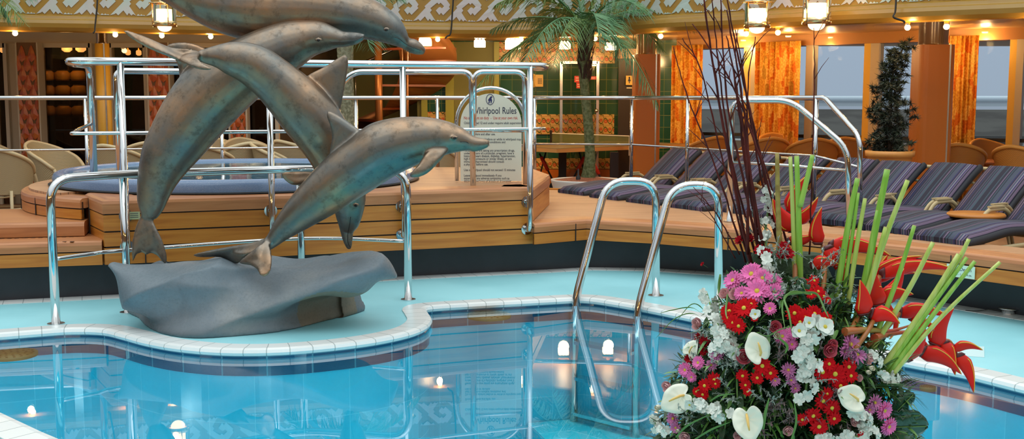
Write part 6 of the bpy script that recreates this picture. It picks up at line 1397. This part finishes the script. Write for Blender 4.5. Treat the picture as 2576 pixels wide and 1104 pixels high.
for i, (pts, lb) in enumerate((([(2125, 834), (2180, 830), (2240, 832), (2300, 815)], 'upper long red-green bract tip reaching right from the bouquet'), ([(2200, 850), (2250, 838), (2350, 830)], 'lower long red-green bract tip reaching right from the bouquet'))):
    mb = MB(); P_ = catmull([FP(a, b, -.02) for a, b in pts], 8); mb.tube(P_, [lerp(.011, .002, k/(len(P_)-1)) for k in range(len(P_))], 8); tag(mb.build('heliconia_shoot', mat('shoot_red_green', (.45, .05, .02), .4, 0, 6, (.22, .22, .04))), lb, 'flower')
# ------------------------------------------------------------------ cut green stalks
stalks = [([(1955, 386), (1957, 510), (1962, 640)], 12, 'brown', 'brown speckled cut stalk left of the bright green upright ones'),
 ([(1988, 395), (1995, 545), (2001, 720)], 11, 'l', 'left one of the two bright upright green stalks'), ([(2004, 393), (2009, 550), (2013, 740)], 14, 'g', 'right one of the two bright upright green stalks'),
 ([(2044, 390), (2030, 450), (2012, 520)], 12, 'g', 'short slanted green stalk rising from the uppermost heliconia'),
 ([(2157, 449), (2135, 560), (2085, 860)], 14, 'g', 'leftmost stalk of the right hand green fan'), ([(2159, 486), (2140, 620), (2105, 850)], 9, 'g', 'thin second stalk of the right hand green fan'), ([(2176, 500), (2155, 620), (2115, 880)], 11, 'l', 'third stalk of the right hand green fan'),
 ([(2232, 427), (2205, 560), (2165, 760), (2130, 900)], 17, 'g', 'tallest and thickest stalk of the right hand green fan'), ([(2207, 530), (2175, 700), (2130, 890)], 9, 'g', 'thin stalk right beside the thickest one of the fan'),
 ([(2283, 454), (2230, 590), (2175, 760), (2135, 890)], 13, 'l', 'long yellow-green stalk leaning right of the thickest one'), ([(2228, 572), (2185, 720), (2120, 910)], 12, 'l', 'pale stalk crossing low in front of the horizontal red bract'),
 ([(2300, 568), (2258, 700), (2190, 880)], 11, 'g', 'stalk leaning over the teak curb, left of the lean pair'), ([(2347, 610), (2285, 730), (2180, 900)], 12, 'l', 'stalk leaning right in front of the central heliconia'),
 ([(2437, 602), (2410, 655), (2340, 760)], 11, 'l', 'upper leaning stalk crossing the teak beside the depth sign'), ([(2412, 640), (2330, 770), (2210, 940)], 14, 'l', 'thick pale stalk at the left end of the depth sign'),
 ([(2432, 648), (2350, 760), (2225, 935)], 11, 'g', 'bright stalk crossing the middle of the depth sign'), ([(2452, 658), (2360, 775), (2235, 940)], 11, 'g', 'bright stalk crossing the right part of the depth sign'), ([(2515, 660), (2400, 765), (2320, 850), (2240, 950)], 10, 'l', 'rightmost leaning green stalk')]
sm = {'g': mat('stalk_green', (.20, .42, .04), .35, 0, 3, (.30, .50, .08), stretch=(30, 30, 2)), 'l': mat('stalk_yellowgreen', (.38, .50, .08), .35, 0, 3, (.48, .56, .16), stretch=(30, 30, 2)), 'brown': mat('stalk_brown', (.22, .14, .03), .5, 0, 40, (.34, .26, .06))}
for i, (pts, w, k, lb) in enumerate(stalks):
    ex = .03-.004*i; P_ = [PD(a, b, AY-.12+ex+(a-2000)*-.0001) for a, b in pts]; P_ = catmull(P_, 6); t0, t1 = P_[0], P_[1]; dv = (t0-t1).normalized(); r_ = w/FPX*2.9/2
    r = thing('green_stalk', lb, 'stalk', tuple(P_[-1]), 'cut green stalks of the bouquet'); m_ = len(P_)
    mb = MB(); mb.tube(P_, [r_*lerp(.85, 1.25, j/(m_-1)) for j in range(m_)], 10); mb.build('stalk', sm[k], r)
    mb = MB(); mb.tube([t0-dv*.001, t0+dv*.0015], r_*.80, 10); mb.build('cut_end', mat('cut_pith', (.42, .36, .14), .7), r)
# ------------------------------------------------------------------ red-brown branches
brm = mat('red_branch', (.045, .007, .006), .6, 0, 8, (.11, .014, .010), spec=.2)
br_ = [([(1895, 690), (1850, 480), (1800, 220), (1768, -20)], 9), ([(1905, 660), (1845, 420), (1812, 180), (1790, -20)], 6), ([(1912, 650), (1868, 450), (1832, 250), (1812, -20)], 7), ([(1925, 650), (1893, 450), (1866, 250), (1828, 25)], 8), ([(1952, 600), (1910, 420), (1872, 200), (1850, 75)], 6), ([(1965, 650), (1905, 350), (1862, 170), (1826, -20)], 7),
 ([(1860, 640), (1800, 540), (1745, 470)], 4), ([(1850, 650), (1790, 540), (1752, 490)], 3), ([(1875, 660), (1810, 450), (1735, 250), (1693, 118)], 5), ([(1888, 670), (1825, 420), (1765, 180), (1716, 96)], 5), ([(1905, 600), (1882, 380), (1884, 200), (1901, 92)], 5), ([(1966, 590), (1905, 370), (1835, 200), (1742, 60)], 6), ([(1990, 650), (1925, 430), (1868, 270)], 5), ([(2036, 640), (2042, 420), (2045, 200), (2048, 70)], 4), ([(1880, 640), (1876, 400), (1852, 200), (1828, 90)], 7), ([(1915, 640), (1880, 420), (1858, 300), (1845, 180)], 9)]
bl_ = ['leaning left and running out of the top edge', 'thin, running out of the top left of the fan', 'running out of the top edge, third of the tall ones', 'thick, ending beside the canopy seam', 'ending at mid canopy height', 'long, running out of the top edge right of the others', 'short, leaning low to the left across the ladder', 'lowest thin one crossing the ladder top', 'leaning far left to the green tiled wall', 'leaning left past the leftmost curtain', 'curving up to end right of the lamp pair bulb', 'crossing the others from lower right to upper left', 'leaning right, ending at the handrail bend', 'single dark thin one standing upright right of all others', 'in the dense middle of the fan', 'thick one low in the dense middle of the fan']
for i, ((pts, w), lb) in enumerate(zip(br_, bl_)):
    R = random.Random(40+i); ex = .04*math.sin(i*1.7); P_ = catmull([PD(a+(R.uniform(-4, 4) if 0 < j < len(pts)-1 else 0), b, AY-.02+ex-.01*j) for j, (a, b) in enumerate(pts)], 8); m_ = len(P_); r_ = w/FPX*2.9/2
    r = thing('red_branch', 'dark red-brown branch '+lb, 'branch', tuple(P_[0]), 'dark red branches of the bouquet')
    mb = MB(); mb.tube([p+Vector((R.uniform(-1, 1), R.uniform(-1, 1), 0))*.0012 for p in P_], [r_*lerp(1.15, .42, j/(m_-1))*(1.25 if j % 5 == 2 else 1) for j in range(m_)], 7); mb.build('stem', brm, r)
    for k in range(R.randint(2, 4)):
        j = R.randint(m_//3, m_-3); p = P_[j]; t = (P_[j+1]-p).normalized(); s_ = R.choice((-1, 1)); e = p+(t*R.uniform(.6, 1)+Vector((s_*R.uniform(.3, .7), R.uniform(-.3, .3), 0))).normalized()*R.uniform(.03, .10); mb = MB(); mb.tube([p, p.lerp(e, .5)+t*.004, e], [r_*.5, r_*.4, r_*.22], 5); mb.build('side_twig', brm, r)
# ------------------------------------------------------------------ foliage
R = random.Random(77)
def blade(mb, p, dv, L_, w, droop, fold=.3):
    dv = dv.normalized(); s_ = dv.cross(Vector((0, 0, 1)))
    s_ = s_.normalized() if s_.length > .1 else Vector((1, 0, 0)); vs = []; n = 5
    for i in range(n+1):
        t = i/n; ww = w*math.sin(PI*(.08+.90*t))**.8; c = p+dv*L_*t+Vector((0, 0, -droop*t*t)); vs += [c-s_*ww, c+Vector((0, 0, -fold*ww)), c+s_*ww]
    mb.add(vs, [f for i in range(n) for f in ((3*i, 3*i+1, 3*i+4, 3*i+3), (3*i+1, 3*i+2, 3*i+5, 3*i+4))], True)
def inside(px, py):
    return abs(px-2000) < wid(py)*(.93 if px < 2000 else .80)
fo_ = thing('foliage_mass', 'dense dark green leaves filling the bouquet between the flowers', 'foliage', (AX, AY, .62))
mb = MB(); k = 0
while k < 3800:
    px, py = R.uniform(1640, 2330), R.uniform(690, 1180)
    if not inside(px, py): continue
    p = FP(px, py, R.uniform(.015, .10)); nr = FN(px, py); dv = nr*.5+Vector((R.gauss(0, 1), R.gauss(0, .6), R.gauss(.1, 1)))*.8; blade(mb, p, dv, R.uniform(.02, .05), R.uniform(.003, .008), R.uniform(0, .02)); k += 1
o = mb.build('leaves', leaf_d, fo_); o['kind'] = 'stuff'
mb = MB(); k = 0
while k < 900:
    px, py = R.uniform(1650, 2320), R.uniform(700, 1150)
    if not inside(px, py): continue
    p = FP(px, py, R.uniform(-.0, .05)); nr = FN(px, py); dv = nr*.7+Vector((R.gauss(0, 1), R.gauss(0, .6), R.gauss(.2, 1)))*.7; blade(mb, p, dv, R.uniform(.02, .05), R.uniform(.002, .006), R.uniform(0, .02)); k += 1
o = mb.build('light_leaves', leaf_l, fo_); o['kind'] = 'stuff'
# dark blob added inside to block the view through, with its vessel
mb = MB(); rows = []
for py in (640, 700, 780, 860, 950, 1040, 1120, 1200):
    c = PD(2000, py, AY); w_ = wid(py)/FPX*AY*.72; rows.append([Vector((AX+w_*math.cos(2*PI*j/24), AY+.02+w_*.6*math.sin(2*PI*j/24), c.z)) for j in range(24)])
mb.rings(rows, True, True); mb.build('filler_core', mat('filler_core', (.012, .03, .010), .9, 0, 40, (.03, .06, .02), 1, 60), fo_)
vs_ = thing('flower_stand', 'dark stand below the picture carrying the bouquet', 'stand', (AX, AY, 0))
zc_ = PD(2000, 1200, AY).z
mb = MB(); mb.lathe([(.20, 0), (.20, .03), (.07, .06), (.06, zc_-.16), (.18, zc_-.1), (.24, zc_+.0), (.22, zc_+.01), (.001, zc_)], (AX, AY, 0), 32); mb.build('bowl', blackm, vs_)
def sprigs(name, label, m_, spots, nper, rad, L_, seed, dens=14, w=.0022):
    R = random.Random(seed); mb = MB()
    for sx_, sy_, n_ in spots:
        for k in range(n_):
            px, py = sx_+R.gauss(0, rad), sy_+R.gauss(0, rad*.8); p = FP(px, py, R.uniform(-.03, .02)); d = (FN(px, py)*.5+Vector((R.gauss(0, .6), 0, R.uniform(.1, 1)))).normalized(); e = p+d*L_*R.uniform(.6, 1); mb.tube([p-d*L_*.6, p, e], .0009, 4)
            for j in range(dens): q = p.lerp(e, R.uniform(-.3, 1)); blade(mb, q, d*.6+Vector((R.gauss(0, .8), R.gauss(0, .5), R.gauss(0, .8))), R.uniform(.005, .012), w, .001)
    return tag(mb.build(name, m_), label, 'foliage', kind='stuff')
sprigs('silver_foliage', 'feathery silver grey foliage spread between the flowers', silverl, [(1950, 700, 14), (1975, 640, 8), (1905, 580, 8), (1950, 745, 8), (2085, 760, 10), (1985, 730, 8), (1935, 850, 8), (1850, 920, 16), (1890, 905, 8), (1780, 930, 8), (1930, 1000, 8), (2060, 960, 6), (1750, 1040, 8), (1835, 985, 8), (1775, 860, 8), (2090, 660, 6), (2060, 700, 6), (1925, 540, 7)], 0, 17, .035, 3)
sprigs('brown_filler', 'fine brownish lilac filler sprigs between the lower flowers', mat('filler_brown', (.16, .10, .10), .7, 0, 30, (.26, .20, .20)), [(2085, 985, 14), (1945, 1030, 14), (2120, 900, 10), (1990, 1050, 10), (2140, 1075, 8), (1960, 890, 8), (1905, 1080, 8), (2060, 870, 6)], 0, 16, .03, 4, 16, .0014)
# grass blades and arched leaves, one group of long leaves each a thing
gb = [([(1790, 830), (1770, 780), (1740, 765), (1700, 810)], 3, 'thin arched blade reaching left over the pool edge, upper one'), ([(1790, 835), (1750, 790), (1700, 800), (1650, 850)], 3, 'thin arched blade reaching left over the pool edge, lower one'), ([(1795, 820), (1745, 775), (1690, 780), (1660, 788)], 3, 'thin flat blade pointing left to the ladder foot'),
 ([(2040, 740), (1990, 735), (1968, 770), (1975, 830)], 6, 'glossy arched blade drooping at centre, left one'), ([(2030, 735), (1975, 745), (1985, 790), (1995, 850)], 7, 'glossy arched blade drooping at centre, right one'), ([(2020, 735), (2055, 740), (2075, 780), (2085, 800)], 6, 'arched blade beside the red cluster'), ([(1812, 690), (1808, 740), (1812, 800)], 9, 'upright green blade left of the pink top'), ([(1830, 740), (1826, 780), (1828, 800)], 9, 'short upright green blade under the pale pink flowers'),
 ([(1990, 820), (1960, 830), (1930, 845), (1905, 835)], 3, 'thin bent stem over the white bud'), ([(1960, 850), (1980, 870), (1975, 890)], 7, 'green bud stem right of the white bud'), ([(1785, 1010), (1810, 995), (1850, 990)], 5, 'bent green blade before the left red group'), ([(1700, 1100), (1730, 1070), (1790, 1040)], 6, 'blade at the bottom left corner, upper one'), ([(1740, 1110), (1790, 1080), (1840, 1060)], 6, 'blade at the bottom left corner, lower one'), ([(1990, 1110), (2003, 1060), (1998, 1010)], 6, 'upright blade at the bottom centre'), ([(1920, 1080), (1925, 1040), (1935, 1000)], 8, 'upright blade right of the bottom anthurium')]
for pts, w, lb in gb:
    P_ = catmull([FP(a, b, -.05) for a, b in pts], 6); m_ = len(P_); mb = MB(); ww = w/FPX*2.8
    vs = []
    for j, p in enumerate(P_): t = (P_[min(j+1, m_-1)]-P_[max(j-1, 0)]).normalized(); s_ = Vector((-t.z, 0, t.x)); k = ww*.5*math.sin(PI*(.15+.83*j/(m_-1)))**.6; vs += [p-s_*k, p+Vector((0, k*.5, 0)), p+s_*k]
    mb.add(vs, [f for j in range(m_-1) for f in ((3*j, 3*j+1, 3*j+4, 3*j+3), (3*j+1, 3*j+2, 3*j+5, 3*j+4))], True); o = mb.build('leaf_blade', leaf_l); s2 = o.modifiers.new('t', 'SOLIDIFY'); s2.thickness = .0008; tag(o, lb, 'leaf', 'long leaf blades of the bouquet')
# palm leaves at the right rim
def rim_palm(label, o_, tip, n, L_, seed):
    R = random.Random(seed); r = thing('palm_leaflet_spray', label, 'leaf', tuple(FP(*o_)), 'palm sprays at the right rim'); a, b = FP(*o_, .02), FP(*tip, -.02); mb = MB(); mb.tube([a, (a+b)/2+Vector((0, 0, .02)), b], .002, 5); mb.build('rib', stem_g, r); mb = MB()
    for k in range(n):
        t = k/n; p = a.lerp(b, t)+Vector((0, 0, .02*math.sin(PI*t)))
        for s_ in (-1, 1): blade(mb, p, (b-a).normalized()*.8+Vector((0, -.25, s_*.55)), L_*R.uniform(.7, 1), .0035, .02)
    mb.build('leaflets', mat('spray_green', (.04, .12, .04), .4, 0, 8, (.09, .2, .08)), r)
rim_palm('upper palm spray fanning right below the stalk bundle', (2175, 960), (2270, 930), 9, .09, 1)
rim_palm('lower palm spray drooping right over the water', (2175, 975), (2265, 1010), 11, .09, 2)
rim_palm('palm spray at the right rim behind the magenta pair', (2220, 1000), (2290, 985), 8, .08, 3)
def lobed(label, c, tip, w, seed):
    R = random.Random(seed); r = thing('broad_leaf', label, 'leaf', tuple(FP(*c)), 'broad dark leaves at the lower right'); a, b = FP(*c, .0), FP(*tip, -.04); ax_ = b-a; L_ = ax_.length; ax_.normalize(); s_ = Vector((-ax_.z, -.15, ax_.x)); mb = MB(); rows = []
    for i in range(13):
        t = i/12; k = w/FPX*2.8*.5*math.sin(PI*(.1+.86*t))**.7*(1 if i % 4 else .55); c_ = a+ax_*L_*t; rows.append([c_-s_*k+Vector((0, k*.25, 0)), c_-s_*k*.5, c_+Vector((0, .004, 0)), c_+s_*k*.5, c_+s_*k+Vector((0, k*.25, 0))])
    mb.rings(rows, False, True, False, False); o = mb.build('leaf_surface', mat('broad_leaf_green', (.015, .06, .03), .25, 0, 4, (.03, .09, .04)), r); q = o.modifiers.new('t', 'SOLIDIFY'); q.thickness = .001
    mb = MB(); mb.tube([a, a.lerp(b, .95)], .0016, 5); mb.build('midrib', stem_g, r)
lobed('broad dark green leaf at the lower right corner of the bouquet', (2235, 1075), (2335, 1072), 95, 1); lobed('broad dark leaf pointing up right at the lower right', (2240, 1050), (2300, 990), 60, 2); lobed('broad dark leaf hanging at the bottom right', (2250, 1085), (2285, 1150), 75, 3); lobed('broad dark leaf above the corner leaf, pointing right', (2230, 1050), (2318, 1045), 46, 4)
lobed('dark glossy leaf standing behind the green stalks', (2040, 760), (2010, 700), 40, 5); lobed('dark leaf between the big red cluster and the stalks', (2150, 930), (2175, 870), 50, 6)
# ================================================================== the near side of the hall, behind the viewer
hallw = mat('warm_panelling', (.30, .16, .07), .45, 0, 2, (.36, .20, .09))
mb = MB(); mb.strip([(0, 0), (0, 3.3), (-.2, 3.3), (-.2, 0)], [(12, 9.5), (11.5, -1), (7, -6.5), (-7, -6.5), (-11.5, -1), (-12, 9.5)]); struct(mb, 'wall_near', hallw)
mb = MB(); mb.strip([(0, 2.35), (0, 3.3), (-.12, 3.3), (-.12, 2.35)], [(9.8, 9.0), (9, 0), (5.5, -4.2), (-5.5, -4.2), (-9, 0), (-9.6, 9.5)]); cn_ = struct(mb, 'canopy_near', ochre)
for k in range(16):
    a = PI+PI*(k+.5)/16; q = Vector((8.9*math.cos(a), 1.2+5.6*math.sin(a), 2.26)); mb = MB(); mb.sphere(q, .035, 10, 8); mb.build('bulb', bulb_m, cn_)
    if k % 2 == 0: point(q+Vector((-q.x*.03, .25, -.08)), WARM, 26, .08)
mb = MB(); mb.poly_slab([(12, 9.5), (11.5, -1), (7, -6.5), (-7, -6.5), (-11.5, -1), (-12, 9.5), (-9.6, 9.5), (-9, 0), (-5.5, -4.2), (5.5, -4.2), (9, 0), (9.8, 9.0)], 2.9, 3.0); struct(mb, 'ceiling_near', ceil_m)
mb = MB(); mb.poly_slab([(8, -2.9), (12, -2.9), (12.2, 9.5), (8.0, 6)], -.3, -.002); mb.poly_slab([(-8, -2.9), (-12, -2.9), (-12.2, 9.5), (-8.4, 6)], -.3, -.002); mb.poly_slab([(-12, -7), (12, -7), (12, -2.95), (-12, -2.95)], -.3, -.002); struct(mb, 'floor_near', lounge)
# ================================================================== world and view
w = bpy.data.worlds.new('overcast_sky'); SC.world = w; w.use_nodes = True
nt = w.node_tree; N = nt.nodes; L = nt.links; bg = N['Background']
tc = N.new('ShaderNodeTexCoord'); sx = N.new('ShaderNodeSeparateXYZ'); L.new(tc.outputs['Generated'], sx.inputs[0])
cr = ramp(N, [(0, (.16, .18, .20)), (.49, (.22, .25, .29)), (.50, (.33, .40, .50)), (.60, (.38, .46, .58)), (.72, (.80, .90, .95)), (1, (1.3, 1.42, 1.42))])
L.new(math_(N, L, 'MULTIPLY_ADD', sx.outputs[2], .5, .5), cr.inputs[0]); L.new(cr.outputs[0], bg.inputs[0]); bg.inputs[1].default_value = 1.0
# the glass roof over the pool well: soft daylight
l = bpy.data.lights.new('roof_daylight', 'AREA'); l.shape = 'RECTANGLE'; l.size = 12; l.size_y = 8; l.energy = 380; l.color = (.96, 1, .99)
o = bpy.data.objects.new('roof_daylight', l); COL.objects.link(o); o.location = (0, 5.0, 8.5)
SC.view_settings.view_transform = 'Standard'; SC.view_settings.look = 'None'; SC.view_settings.gamma = 1; SC.view_settings.exposure = 0.17
